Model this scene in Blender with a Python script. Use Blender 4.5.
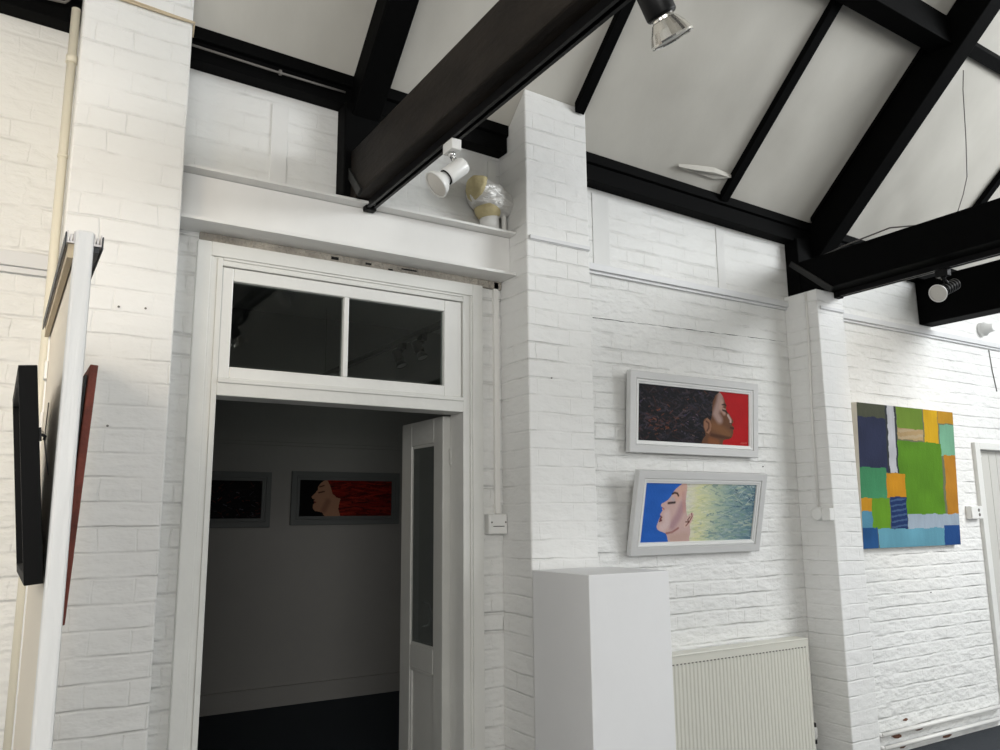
import bpy, bmesh, math, random
import numpy as np
from mathutils import Vector, Matrix
random.seed(7)
C = bpy.context.scene.collection
scene = bpy.context.scene
for o in list(bpy.data.objects):
    bpy.data.objects.remove(o, do_unlink=True)

# ------------------------------------------------------------------ camera
cam_d = bpy.data.cameras.new('camera')
cam = bpy.data.objects.new('camera', cam_d); C.objects.link(cam)
RIGHT = Vector((0.8496113952, -0.5273311420, -0.0090743468))
DOWN = Vector((0.0844656006, 0.1530301912, -0.9846051609))
FWD = Vector((0.5206016130, 0.8357652944, 0.1745575358))
m3 = Matrix((RIGHT, -DOWN, -FWD)).transposed()
cam.matrix_world = Matrix.Translation((0, 0, 1.34)) @ m3.to_4x4()
cam_d.sensor_width = 36.0
cam_d.lens = 804.85 * 36.0 / 1000.0
cam_d.clip_start = 0.02
scene.camera = cam

# ------------------------------------------------------------------ light
scene.view_settings.view_transform = 'Standard'
scene.view_settings.look = 'None'
scene.view_settings.exposure = 0.08
scene.view_settings.gamma = 1.0
scene.view_settings.use_curve_mapping = False
world = bpy.data.worlds.new('world'); scene.world = world
world.use_nodes = True
bg = world.node_tree.nodes['Background']
bg.inputs[0].default_value = (0.96, 0.98, 1.0, 1)
bg.inputs[1].default_value = 0.36


def area(name, loc, target, sx, sy, power, color):
    d = bpy.data.lights.new(name, 'AREA'); d.shape = 'RECTANGLE'
    d.size = sx; d.size_y = sy; d.energy = power; d.color = color
    o = bpy.data.objects.new(name, d); C.objects.link(o)
    o.location = loc
    o.rotation_euler = (Vector(target) - Vector(loc)).to_track_quat('-Z', 'Y').to_euler()
    return o


def spot(name, loc, target, power, color, size, blend=0.6, rad=0.05):
    d = bpy.data.lights.new(name, 'SPOT'); d.energy = power; d.color = color
    d.spot_size = math.radians(size); d.spot_blend = blend; d.shadow_soft_size = rad
    o = bpy.data.objects.new(name, d); C.objects.link(o)
    o.location = loc
    o.rotation_euler = (Vector(target) - Vector(loc)).to_track_quat('-Z', 'Y').to_euler()
    return o


# daylight through the skylights in the opposite roof slope, then window and fill lamps
area('skylight_daylight', (7.4, -0.9, 3.8), (2.8, 2.97, 1.0), 1.6, 1.4, 90, (0.95, 0.98, 1.0))
area('skylight_daylight_rear', (5.9, -1.7, 4.0), (2.4, 2.97, 1.0), 3.2, 2.0, 215, (0.95, 0.98, 1.0))
area('rear_left_fill', (-0.6, -2.7, 2.0), (2.0, 2.97, 1.3), 2.6, 1.5, 120, (1.0, 0.985, 0.955))  # unseen fill lamp added at left rear to lift the shaded sides
area('rear_window_daylight_right', (6.3, -2.7, 1.9), (3.0, 2.97, 1.1), 2.4, 1.6, 75, (0.96, 0.985, 1.0))
area('side_fill', (-2.85, 0.2, 1.8), (1.5, 1.9, 1.3), 2.0, 1.4, 42, (1.0, 0.97, 0.92))  # added fill that softly brightens left-facing faces; no window is built here
area('back_room_fill', (3.4, 3.25, 1.0), (1.9, 6.1, 0.1), 0.9, 0.5, 0.8, (0.95, 0.98, 1.0))  # weak lamp added out of view to brighten the back room's lower wall
# the gallery's warm track spots
spot('warm_track_spot', (3.9, 1.25, 2.45), (4.7, 2.97, 1.85), 20, (1.0, 0.80, 0.55), 50)
spot('warm_track_spot_left', (-0.9, 0.9, 2.5), (-0.5, 2.97, 2.0), 75, (1.0, 0.84, 0.64), 78, 0.8, 0.25)


# ------------------------------------------------------------------ materials
def lin(c):
    return tuple(((v / 255) / 12.92 if v / 255 <= 0.04045 else ((v / 255 + 0.055) / 1.055) ** 2.4) for v in c)


def nodes(name):
    m = bpy.data.materials.new(name); m.use_nodes = True
    nt = m.node_tree
    return m, nt, nt.nodes, nt.links, nt.nodes['Principled BSDF']


def mat(name, col, rough=0.5, metal=0.0, bump=0.0, scale=40.0, var=0.0, spec=0.5, stretch=None):
    m, nt, N, L, p = nodes(name)
    p.inputs['Base Color'].default_value = (*col, 1)
    p.inputs['Roughness'].default_value = rough
    p.inputs['Metallic'].default_value = metal
    p.inputs['Specular IOR Level'].default_value = spec
    tc = N.new('ShaderNodeTexCoord'); mp = N.new('ShaderNodeMapping')
    L.new(tc.outputs['Object'], mp.inputs[0])
    if stretch: mp.inputs['Scale'].default_value = stretch
    if bump or var:
        n = N.new('ShaderNodeTexNoise'); n.inputs['Scale'].default_value = scale
        n.inputs['Detail'].default_value = 5
        L.new(mp.outputs[0], n.inputs['Vector'])
    if bump:
        b = N.new('ShaderNodeBump'); b.inputs['Strength'].default_value = 1
        b.inputs['Distance'].default_value = bump
        L.new(n.outputs['Fac'], b.inputs['Height']); L.new(b.outputs[0], p.inputs['Normal'])
    if var:
        n2 = N.new('ShaderNodeTexNoise'); n2.inputs['Scale'].default_value = scale * 0.12
        n2.inputs['Detail'].default_value = 6; n2.inputs['Roughness'].default_value = 0.65
        L.new(mp.outputs[0], n2.inputs['Vector'])
        cr = N.new('ShaderNodeValToRGB')
        cr.color_ramp.elements[0].position = 0.3; cr.color_ramp.elements[1].position = 0.7
        cr.color_ramp.elements[0].color = (*[c * (1 - var) for c in col], 1)
        cr.color_ramp.elements[1].color = (*[min(1, c * (1 + var * 0.5)) for c in col], 1)
        L.new(n2.outputs['Fac'], cr.inputs[0]); L.new(cr.outputs[0], p.inputs['Base Color'])
    return m


def brick_mat(name, col, depth=0.007, zoff=0.046, xoff=0.0, rough_low=False, smooth_above=None, bw=0.232, dirt=0.25, vfac=0.4, jdepth=1.0, lump=1.9, fine=0.10, jwidth=0.010):
    m, nt, N, L, p = nodes(name)
    p.inputs['Roughness'].default_value = 0.5
    p.inputs['Specular IOR Level'].default_value = 0.35
    geo = N.new('ShaderNodeNewGeometry'); tc = N.new('ShaderNodeTexCoord')

    def math_(op, a, b=None, clamp=False):
        n = N.new('ShaderNodeMath'); n.operation = op; n.use_clamp = clamp
        for i, v in enumerate((a, b)):
            if v is None: continue
            if isinstance(v, (int, float)): n.inputs[i].default_value = v
            else: L.new(v, n.inputs[i])
        return n.outputs[0]

    def noise(scale, detail=4, vec=None, rough=0.5):
        n = N.new('ShaderNodeTexNoise'); n.inputs['Scale'].default_value = scale
        n.inputs['Detail'].default_value = detail; n.inputs['Roughness'].default_value = rough
        L.new(vec if vec else tc.outputs['Object'], n.inputs['Vector']); return n
    sp = N.new('ShaderNodeSeparateXYZ'); L.new(tc.outputs['Object'], sp.inputs[0])
    sn = N.new('ShaderNodeSeparateXYZ'); L.new(geo.outputs['True Normal'], sn.inputs[0])
    isx = math_('GREATER_THAN', math_('ABSOLUTE', sn.outputs[0]), 0.5)
    # x on front faces, y on the returns
    mx = N.new('ShaderNodeMix'); mx.data_type = 'FLOAT'
    L.new(isx, mx.inputs[0]); L.new(sp.outputs[0], mx.inputs[2])
    L.new(math_('ADD', sp.outputs[1], 0.07), mx.inputs[3])
    nd = noise(9, 2); sd = N.new('ShaderNodeSeparateColor'); L.new(nd.outputs['Color'], sd.inputs[0])
    nd2 = noise(2.2, 2)
    u = math_('ADD', math_('ADD', mx.outputs[0], xoff), math_('MULTIPLY', math_('SUBTRACT', sd.outputs[0], 0.5), 0.022))
    v = math_('ADD', math_('SUBTRACT', sp.outputs[2], zoff), math_('MULTIPLY', math_('SUBTRACT', sd.outputs[1], 0.5), 0.009))
    v = math_('ADD', v, math_('MULTIPLY', math_('SUBTRACT', nd2.outputs['Fac'], 0.5), 0.02))
    cb = N.new('ShaderNodeCombineXYZ'); L.new(u, cb.inputs[0]); L.new(v, cb.inputs[1])
    br = N.new('ShaderNodeTexBrick')
    br.offset = 0.5; br.offset_frequency = 2; br.squash = 0.5; br.squash_frequency = 2
    br.inputs['Scale'].default_value = 1.0
    br.inputs['Brick Width'].default_value = bw; br.inputs['Row Height'].default_value = 0.075
    br.inputs['Mortar Size'].default_value = 0.0045; br.inputs['Mortar Smooth'].default_value = 1.0
    br.inputs['Color1'].default_value = (0, 0, 0, 1); br.inputs['Color2'].default_value = (1, 1, 1, 1)
    br.inputs['Mortar'].default_value = (0.5, 0.5, 0.5, 1)
    L.new(cb.outputs[0], br.inputs['Vector'])
    # paint fills the joints unevenly
    fill = noise(5, 3)
    fr = N.new('ShaderNodeMapRange'); L.new(fill.outputs['Fac'], fr.inputs[0])
    fr.inputs[1].default_value = 0.38; fr.inputs[2].default_value = 0.66
    fr.inputs[3].default_value = 0.12; fr.inputs[4].default_value = 1.0
    pp = math_('PINGPONG', v, 0.0375)
    hr = N.new('ShaderNodeMapRange'); hr.interpolation_type = 'SMOOTHSTEP'; L.new(pp, hr.inputs[0])
    hr.inputs[1].default_value = 0.0005; hr.inputs[2].default_value = jwidth
    hr.inputs[3].default_value = 1.0; hr.inputs[4].default_value = 0.0
    vert = math_('MULTIPLY', br.outputs['Fac'], vfac)
    joint = math_('MULTIPLY', math_('MAXIMUM', hr.outputs[0], vert), fr.outputs[0])
    sv = N.new('ShaderNodeVectorMath'); sv.operation = 'MULTIPLY'; L.new(tc.outputs['Object'], sv.inputs[0]); sv.inputs[1].default_value = (1, 1, 2.0)
    n1 = noise(13, 3, sv.outputs[0], 0.5); n2 = noise(90, 4); n3 = noise(6, 3)
    lum = N.new('ShaderNodeRGBToBW'); L.new(br.outputs['Color'], lum.inputs[0])
    h = math_('MULTIPLY', joint, -jdepth)
    if rough_low:
        rl = N.new('ShaderNodeMapRange'); L.new(math_('ADD', sp.outputs[2], math_('MULTIPLY', math_('SUBTRACT', n3.outputs['Fac'], 0.5), 0.6)), rl.inputs[0])
        rl.inputs[1].default_value = 0.75; rl.inputs[2].default_value = 0.35
        rl.inputs[3].default_value = 0.0; rl.inputs[4].default_value = 1.0
        h = math_('MULTIPLY', h, math_('SUBTRACT', 1.0, math_('MULTIPLY', rl.outputs[0], 0.3)))
        h = math_('ADD', h, math_('MULTIPLY', n3.outputs['Fac'], math_('MULTIPLY', rl.outputs[0], 2.5)))
        h = math_('ADD', h, math_('MULTIPLY', n1.outputs['Fac'], math_('MULTIPLY', rl.outputs[0], 0.5)))
    h = math_('ADD', h, math_('MULTIPLY', lum.outputs[0], 0.10))
    h = math_('ADD', h, math_('MULTIPLY', n1.outputs['Fac'], lump))
    h = math_('ADD', h, math_('MULTIPLY', n2.outputs['Fac'], fine))
    h = math_('ADD', h, math_('MULTIPLY', n3.outputs['Fac'], 0.6))
    b = N.new('ShaderNodeBump'); b.inputs['Distance'].default_value = depth
    if smooth_above:
        sm = N.new('ShaderNodeMapRange'); L.new(sp.outputs[2], sm.inputs[0])
        sm.inputs[1].default_value = smooth_above; sm.inputs[2].default_value = smooth_above + 0.04
        sm.inputs[3].default_value = 1.0; sm.inputs[4].default_value = 0.6
        L.new(sm.outputs[0], b.inputs['Strength'])
    L.new(h, b.inputs['Height']); L.new(b.outputs[0], p.inputs['Normal'])
    # paint colour with grime caught in some joints
    g = noise(14, 5)
    gr = N.new('ShaderNodeMapRange'); L.new(g.outputs['Fac'], gr.inputs[0])
    gr.inputs[1].default_value = 0.5; gr.inputs[2].default_value = 0.72
    f = math_('MULTIPLY', math_('MULTIPLY', joint, gr.outputs[0]), dirt, True)
    mc = N.new('ShaderNodeMix'); mc.data_type = 'RGBA'
    L.new(f, mc.inputs[0]); mc.inputs[7].default_value = (0.20, 0.18, 0.15, 1)
    t = noise(1.3, 4); tr = N.new('ShaderNodeValToRGB')
    tr.color_ramp.elements[0].position = 0.35; tr.color_ramp.elements[1].position = 0.65
    tr.color_ramp.elements[0].color = (*[c * q for c, q in zip(col, (0.95, 0.95, 0.94))], 1)
    tr.color_ramp.elements[1].color = (*col, 1)
    L.new(t.outputs['Fac'], tr.inputs[0]); L.new(tr.outputs[0], mc.inputs[6])
    L.new(mc.outputs[2], p.inputs['Base Color'])
    return m


M = {}
M['brick'] = brick_mat('painted_brick', (0.80, 0.80, 0.785), smooth_above=2.56, rough_low=True)
M['brick_pilaster'] = brick_mat('painted_pilaster_brick', (0.82, 0.82, 0.81), depth=0.0065, xoff=0.02, dirt=0.3, lump=1.0, jdepth=0.6, fine=0.05, vfac=0.5, jwidth=0.0065)
M['gloss_white'] = mat('white_gloss_paint', (0.78, 0.78, 0.755), 0.32, bump=0.0012, scale=30, var=0.05)
M['flat_white'] = mat('flat_white_paint', (0.76, 0.76, 0.745), 0.7, bump=0.002, scale=14, spec=0.2)
M['frame_white'] = mat('door_frame_paint', (0.74, 0.74, 0.71), 0.35, bump=0.001, scale=35, var=0.06)
M['steel_paint'] = mat('painted_steel', (0.80, 0.795, 0.775), 0.4, bump=0.0012, scale=18, var=0.05)
M['rail_paint'] = mat('trunking_white', (0.68, 0.685, 0.69), 0.45)
M['leaf_paint'] = mat('door_leaf_paint', (0.60, 0.60, 0.57), 0.4, bump=0.001, scale=30, var=0.08)
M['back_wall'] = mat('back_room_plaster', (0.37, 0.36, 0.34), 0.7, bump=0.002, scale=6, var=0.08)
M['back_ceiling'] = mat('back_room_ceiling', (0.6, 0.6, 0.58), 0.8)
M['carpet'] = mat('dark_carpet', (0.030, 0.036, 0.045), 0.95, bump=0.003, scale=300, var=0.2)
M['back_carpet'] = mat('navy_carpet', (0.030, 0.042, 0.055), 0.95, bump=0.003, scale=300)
M['timber'] = mat('black_stained_timber', (0.0016, 0.0017, 0.0018), 0.7, bump=0.0015, scale=26, var=0.35, stretch=(1, 1, 1), spec=0.06)
M['timber_brown'] = mat('dark_brown_beam', (0.020, 0.0155, 0.0125), 0.6, bump=0.003, scale=30, var=0.7, stretch=(2, 0.6, 2), spec=0.16)
M['black'] = mat('black_enamel', (0.006, 0.006, 0.0065), 0.4, spec=0.2)
M['strap'] = mat('worn_iron_strap', (0.022, 0.022, 0.021), 0.5, bump=0.001, scale=40, var=0.4, spec=0.3)
M['black_satin'] = mat('black_frame_paint', (0.003, 0.003, 0.003), 0.6, spec=0.12)
M['rubble'] = mat('rough_mortar', (0.42, 0.39, 0.34), 0.9, bump=0.03, scale=45, var=0.45)
M['void'] = mat('dark_hole', (0.01, 0.01, 0.01), 1.0)
M['plinth'] = mat('plinth_paint', (0.82, 0.825, 0.835), 0.5, bump=0.0012, scale=9, var=0.04)
M['radiator'] = mat('radiator_enamel', (0.66, 0.65, 0.58), 0.35)
M['plastic'] = mat('white_plastic', (0.78, 0.78, 0.76), 0.3)
M['cream'] = mat('cream_conduit', (0.74, 0.70, 0.58), 0.4)
M['conduit'] = mat('painted_conduit', (0.80, 0.79, 0.76), 0.4)
M['grey_pipe'] = mat('grey_cable', (0.16, 0.15, 0.14), 0.6)
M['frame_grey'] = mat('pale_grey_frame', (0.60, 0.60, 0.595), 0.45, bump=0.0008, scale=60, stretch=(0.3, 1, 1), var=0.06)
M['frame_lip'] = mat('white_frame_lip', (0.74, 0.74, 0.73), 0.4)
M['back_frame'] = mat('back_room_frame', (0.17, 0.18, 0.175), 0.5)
M['canvas_edge'] = mat('raw_canvas_edge', (0.62, 0.58, 0.50), 0.8)
M['red_edge'] = mat('rust_painted_edge', (0.25, 0.055, 0.035), 0.6, bump=0.003, scale=60, var=0.8)
M['screen_face'] = mat('cream_panel_fabric', (0.80, 0.74, 0.64), 0.7, bump=0.001, scale=50)
M['screen_edge'] = mat('white_painted_post', (0.80, 0.80, 0.79), 0.45, bump=0.004, scale=20, var=0.08, stretch=(2, 2, 0.3))
M['alu'] = mat('aluminium_channel', (0.62, 0.60, 0.60), 0.4, metal=0.4)
M['wood_batten'] = mat('bare_wood_batten', (0.58, 0.48, 0.33), 0.6, bump=0.001, scale=30, var=0.15)
M['grey_rubber'] = mat('dark_grey_blade', (0.035, 0.04, 0.045), 0.5)
M['foil'] = mat('crinkled_foil', (0.80, 0.79, 0.77), 0.38, metal=0.45, bump=0.03, scale=16, stretch=(1, 1, 2.2))
M['yellow_tape'] = mat('yellow_insulation', (0.62, 0.53, 0.30), 0.8, bump=0.006, scale=60, var=0.2)
M['door2'] = mat('grey_door_paint', (0.58, 0.57, 0.53), 0.45, bump=0.001, scale=30)
M['chrome'] = mat('bright_metal', (0.8, 0.8, 0.8), 0.12, metal=1.0)
M['rust'] = mat('rust_stain', (0.16, 0.07, 0.04), 0.9, bump=0.006, scale=60, var=0.5)
M['paper'] = mat('white_mount', (0.8, 0.8, 0.8), 0.6)


def ceiling_mat():
    m, nt, N, L, p = nodes('sagging_ceiling_lining')
    p.inputs['Roughness'].default_value = 0.7
    tc = N.new('ShaderNodeTexCoord'); mp = N.new('ShaderNodeMapping')
    mp.inputs['Scale'].default_value = (1.2, 0.8, 0.8)
    L.new(tc.outputs['Object'], mp.inputs[0])
    n = N.new('ShaderNodeTexNoise'); n.inputs['Scale'].default_value = 1.6; n.inputs['Detail'].default_value = 1
    n.inputs['Distortion'].default_value = 0.4
    L.new(mp.outputs[0], n.inputs['Vector'])
    n2 = N.new('ShaderNodeTexNoise'); n2.inputs['Scale'].default_value = 45; n2.inputs['Detail'].default_value = 5
    L.new(mp.outputs[0], n2.inputs['Vector'])
    b = N.new('ShaderNodeBump'); b.inputs['Distance'].default_value = 0.05
    L.new(n.outputs['Fac'], b.inputs['Height'])
    b2 = N.new('ShaderNodeBump'); b2.inputs['Distance'].default_value = 0.0004
    L.new(n2.outputs['Fac'], b2.inputs['Height']); L.new(b.outputs[0], b2.inputs['Normal'])
    L.new(b2.outputs[0], p.inputs['Normal'])
    cr = N.new('ShaderNodeValToRGB')
    cr.color_ramp.elements[0].position = 0.35; cr.color_ramp.elements[1].position = 0.65
    cr.color_ramp.elements[0].color = (0.55, 0.53, 0.48, 1); cr.color_ramp.elements[1].color = (0.63, 0.61, 0.555, 1)
    n3 = N.new('ShaderNodeTexNoise'); n3.inputs['Scale'].default_value = 2.3; n3.inputs['Detail'].default_value = 5
    L.new(mp.outputs[0], n3.inputs['Vector'])
    L.new(n3.outputs['Fac'], cr.inputs[0]); L.new(cr.outputs[0], p.inputs['Base Color'])
    return m


def glass_mat(name, tint=(1, 1, 1), alpha=0.12):
    m, nt, N, L, p = nodes(name)
    N.remove(p)
    out = N['Material Output']
    tr = N.new('ShaderNodeBsdfTransparent'); tr.inputs[0].default_value = (*tint, 1)
    gl = N.new('ShaderNodeBsdfGlossy'); gl.inputs['Roughness'].default_value = 0.02
    fr = N.new('ShaderNodeFresnel'); fr.inputs[0].default_value = 1.5
    mx = N.new('ShaderNodeMixShader')
    L.new(fr.outputs[0], mx.inputs[0]); L.new(tr.outputs[0], mx.inputs[1]); L.new(gl.outputs[0], mx.inputs[2])
    L.new(mx.outputs[0], out.inputs[0])
    return m


def paint_mat(name, rough=0.45):
    m, nt, N, L, p = nodes(name)
    a = N.new('ShaderNodeAttribute'); a.attribute_name = 'paint'
    L.new(a.outputs['Color'], p.inputs['Base Color']); p.inputs['Roughness'].default_value = rough; p.inputs['Specular IOR Level'].default_value = 0.1
    tc = N.new('ShaderNodeTexCoord')
    n = N.new('ShaderNodeTexNoise'); n.inputs['Scale'].default_value = 90; n.inputs['Detail'].default_value = 4
    L.new(tc.outputs['Object'], n.inputs['Vector'])
    b = N.new('ShaderNodeBump'); b.inputs['Distance'].default_value = 0.0012
    L.new(n.outputs['Fac'], b.inputs['Height']); L.new(b.outputs[0], p.inputs['Normal'])
    return m


M['ceiling'] = ceiling_mat()
M['glass'] = glass_mat('window_glass', (0.80, 0.84, 0.82))
m_, nt_, N_, L_, p_ = nodes('grey_sheen_door_glass')
p_.inputs['Base Color'].default_value = (0.16, 0.17, 0.165, 1); p_.inputs['Roughness'].default_value = 0.12
tr_ = N_.new('ShaderNodeBsdfTransparent'); tr_.inputs[0].default_value = (0.8, 0.83, 0.82, 1)
mx_ = N_.new('ShaderNodeMixShader'); mx_.inputs[0].default_value = 0.45  # grey body colour mixed into the pane stands for reflected light
L_.new(tr_.outputs[0], mx_.inputs[1]); L_.new(p_.outputs[0], mx_.inputs[2]); L_.new(mx_.outputs[0], N_['Material Output'].inputs[0])
M['grey_sheen_glass'] = m_
M['reflector'] = mat('silvered_lamp_glass', (0.78, 0.76, 0.72), 0.18, metal=0.9)
M['lens'] = mat('frosted_lamp_lens', (0.62, 0.60, 0.56), 0.25)
M['oil'] = paint_mat('oil_paint')
M['acrylic'] = paint_mat('acrylic_paint', 0.55)


# ------------------------------------------------------------------ mesh helpers
class MB:
    def __init__(s): s.v = []; s.f = []; s.m = []; s.sm = []

    def quadbox(s, p, mi=0):
        """8 points: bottom ring 0-3, top ring 4-7"""
        n = len(s.v); s.v += [tuple(q) for q in p]
        for a in ((3, 2, 1, 0), (4, 5, 6, 7), (0, 1, 5, 4), (1, 2, 6, 5), (2, 3, 7, 6), (3, 0, 4, 7)):
            s.f.append([n + i for i in a]); s.m.append(mi); s.sm.append(False)
        return s

    def box(s, x0, x1, y0, y1, z0, z1, mi=0):
        return s.quadbox([(x0, y0, z0), (x1, y0, z0), (x1, y1, z0), (x0, y1, z0),
                          (x0, y0, z1), (x1, y0, z1), (x1, y1, z1), (x0, y1, z1)], mi)

    def face(s, pts, mi=0, smooth=False):
        n = len(s.v); s.v += [tuple(q) for q in pts]; s.f.append(list(range(n, n + len(pts)))); s.m.append(mi); s.sm.append(smooth)
        return s

    def tube(s, pts, r, n=10, cap=True, mi=0):
        pts = [Vector(p) for p in pts]; rs = r if isinstance(r, (list, tuple)) else [r] * len(pts)
        base = len(s.v); ref = None
        for i, p in enumerate(pts):
            d = (pts[min(i + 1, len(pts) - 1)] - pts[max(i - 1, 0)]).normalized()
            if ref is None: ref = d.orthogonal().normalized()
            a = (ref - d * ref.dot(d)).normalized(); ref = a; b = d.cross(a)
            for k in range(n):
                t = 2 * math.pi * k / n
                s.v.append(tuple(p + a * math.cos(t) * rs[i] + b * math.sin(t) * rs[i]))
        for i in range(len(pts) - 1):
            for k in range(n):
                k2 = (k + 1) % n
                s.f.append([base + i * n + k, base + i * n + k2, base + (i + 1) * n + k2, base + (i + 1) * n + k])
                s.m.append(mi); s.sm.append(True)
        if cap:
            s.f.append([base + k for k in range(n)][::-1]); s.m.append(mi); s.sm.append(False)
            s.f.append([base + (len(pts) - 1) * n + k for k in range(n)]); s.m.append(mi); s.sm.append(False)
        return s

    def lathe(s, origin, axis, prof, n=24, mi=0, cap0=True, cap1=True, facet=False):
        """prof: list of (distance along axis, radius)"""
        axis = Vector(axis).normalized(); o = Vector(origin)
        a = axis.orthogonal().normalized(); b = axis.cross(a); base = len(s.v)
        for d, r in prof:
            for k in range(n):
                t = 2 * math.pi * k / n
                s.v.append(tuple(o + axis * d + (a * math.cos(t) + b * math.sin(t)) * r))
        for i in range(len(prof) - 1):
            for k in range(n):
                k2 = (k + 1) % n
                s.f.append([base + i * n + k, base + i * n + k2, base + (i + 1) * n + k2, base + (i + 1) * n + k])
                s.m.append(mi); s.sm.append(not facet)
        if cap0: s.f.append([base + k for k in range(n)][::-1]); s.m.append(mi); s.sm.append(False)
        if cap1: s.f.append([base + (len(prof) - 1) * n + k for k in range(n)]); s.m.append(mi); s.sm.append(False)
        return s

    def build(s, name, mats, parent=None, bevel=0.0, fix=True):
        me = bpy.data.meshes.new(name); me.from_pydata(s.v, [], s.f)
        if not isinstance(mats, (list, tuple)): mats = [mats]
        for k in mats: me.materials.append(M[k])
        for p, mi, sm in zip(me.polygons, s.m, s.sm): p.material_index = mi; p.use_smooth = sm
        if fix:
            bm = bmesh.new(); bm.from_mesh(me); bmesh.ops.recalc_face_normals(bm, faces=bm.faces); bm.to_mesh(me); bm.free()
        o = bpy.data.objects.new(name, me); C.objects.link(o)
        if parent: o.parent = parent
        if bevel:
            b = o.modifiers.new('bevel', 'BEVEL'); b.width = bevel; b.segments = 2; b.limit_method = 'ANGLE'
            b.angle_limit = math.radians(40)
        return o


def tag(o, label=None, cat=None, group=None, kind=None):
    if label: o['label'] = label
    if cat: o['category'] = cat
    if group: o['group'] = group
    if kind: o['kind'] = kind
    return o


def struct(o, label=None):
    o['kind'] = 'structure'
    if label: o['label'] = label
    return o


def thing(name, label, cat, loc=(0, 0, 0), group=None):
    o = bpy.data.objects.new(name, None); C.objects.link(o); o.location = loc
    o.empty_display_size = 0.05
    return tag(o, label, cat, group)


# ------------------------------------------------------------------ setting: numbers in metres, floor at 0
WY = 2.97          # face of the recessed wall
PY = 2.75          # face of the pilasters
TS = math.tan(math.radians(43))


def cz(x, y):      # underside of the roof lining
    return 3.161 - 0.028 * x + (2.88 - y) * TS


w = MB()
w.box(-3.0, 0.575, WY, 3.09, 0, 3.06)
w.box(0.575, 1.72, WY, 3.09, 2.30, 3.06)
w.box(1.72, 5.66, WY, 3.09, 0, 3.06)
w.box(5.66, 6.55, WY, 3.09, 1.80, 3.02)
w.box(6.55, 9.0, WY, 3.09, 0, 3.02)
struct(w.build('wall_front', 'brick'))

for nm, x0, x1, top in (('wall_left_pilaster', 0.114, 0.453, None), ('wall_centre_pilaster', 1.855, 2.197, None), ('wall_right_pilaster', 3.795, 4.025, 2.583)):
    zf0, zf1 = (cz(x0, PY) - .004, cz(x1, PY) - .004) if top is None else (top, top)
    zb0, zb1 = (cz(x0, WY) - .004, cz(x1, WY) - .004) if top is None else (top, top)
    b = MB(); b.quadbox([(x0, PY, 0), (x1, PY, 0), (x1, WY, 0), (x0, WY, 0), (x0, PY, zf0), (x1, PY, zf1), (x1, WY, zb1), (x0, WY, zb0)])
    struct(b.build(nm, 'brick_pilaster', bevel=0.006))

b = MB(); b.box(-3.12, -3.0, -3.0, 3.09, 0, 6.0); struct(b.build('wall_left', 'gloss_white'))
b = MB(); b.box(-3.12, 9, -3.09, -2.97, 0, 3.02); struct(b.build('wall_rear', 'gloss_white'))
fl = MB(); fl.box(-3, 9, -2.97, WY, -0.08, 0)
struct(fl.build('floor', 'carpet'))
# roof lining, front slope with soft sag between the rafters, then the opposite slope
cl = MB()
nx, ny = 96, 30
ridge = -0.05
base = 0
sup = [-3, -1.2, 0.0, 1.16, 2.15, 3.26, 4.02, 5.22, 6.3, 7.4, 9.0]


def sag(x, y):
    for a, b_ in zip(sup[:-1], sup[1:]):
        if a <= x <= b_:
            t = (x - a) / (b_ - a)
            s_ = math.sin(math.pi * t) ** 0.7
            q = min(1, max(0, (2.88 - y) / 0.5)) * min(1, max(0, (y - 2.05) / 0.4)) if y > 2.05 else 0.5 * min(1, (2.05 - y) / 0.4)
            return 0.012 * s_ * q
    return 0


for j in range(ny + 1):
    y = 3.08 + (ridge - 3.08) * j / ny
    for i in range(nx + 1):
        x = -3 + 12 * i / nx
        cl.v.append((x, y, cz(x, y) - sag(x, y)))
for j in range(ny):
    for i in range(nx):
        a = j * (nx + 1) + i
        cl.f.append([a, a + 1, a + nx + 2, a + nx + 1]); cl.m.append(0); cl.sm.append(True)
struct(cl.build('ceiling', 'ceiling', fix=False))
c2 = MB()
zr0, zr1 = cz(-3, ridge), cz(9, ridge)
zl0, zl1 = cz(-3, 2.97), cz(9, 2.97)
c2.face([(-3, ridge, zr0), (9, ridge, zr1), (9, -3.05, zl1), (-3, -3.05, zl0)])
struct(c2.build('ceiling_rear_slope', 'ceiling', fix=False))

# back room seen through the doorway
BY = 6.14
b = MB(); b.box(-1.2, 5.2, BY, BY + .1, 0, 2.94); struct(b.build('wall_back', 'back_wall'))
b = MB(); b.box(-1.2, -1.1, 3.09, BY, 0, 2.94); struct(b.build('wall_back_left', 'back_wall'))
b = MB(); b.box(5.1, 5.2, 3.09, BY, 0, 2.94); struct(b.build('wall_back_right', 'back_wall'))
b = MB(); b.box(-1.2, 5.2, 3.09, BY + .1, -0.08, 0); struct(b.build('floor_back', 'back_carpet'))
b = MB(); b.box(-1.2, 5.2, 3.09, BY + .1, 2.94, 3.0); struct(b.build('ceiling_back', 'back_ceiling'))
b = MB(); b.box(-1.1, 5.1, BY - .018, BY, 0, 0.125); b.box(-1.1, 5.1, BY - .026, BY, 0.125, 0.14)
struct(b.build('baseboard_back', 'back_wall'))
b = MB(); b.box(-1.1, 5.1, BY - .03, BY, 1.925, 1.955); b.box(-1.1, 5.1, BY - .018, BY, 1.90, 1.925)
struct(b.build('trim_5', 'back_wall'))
b = MB(); b.box(-1.1, 5.1, BY - .012, BY, 1.86, 1.9)

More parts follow.
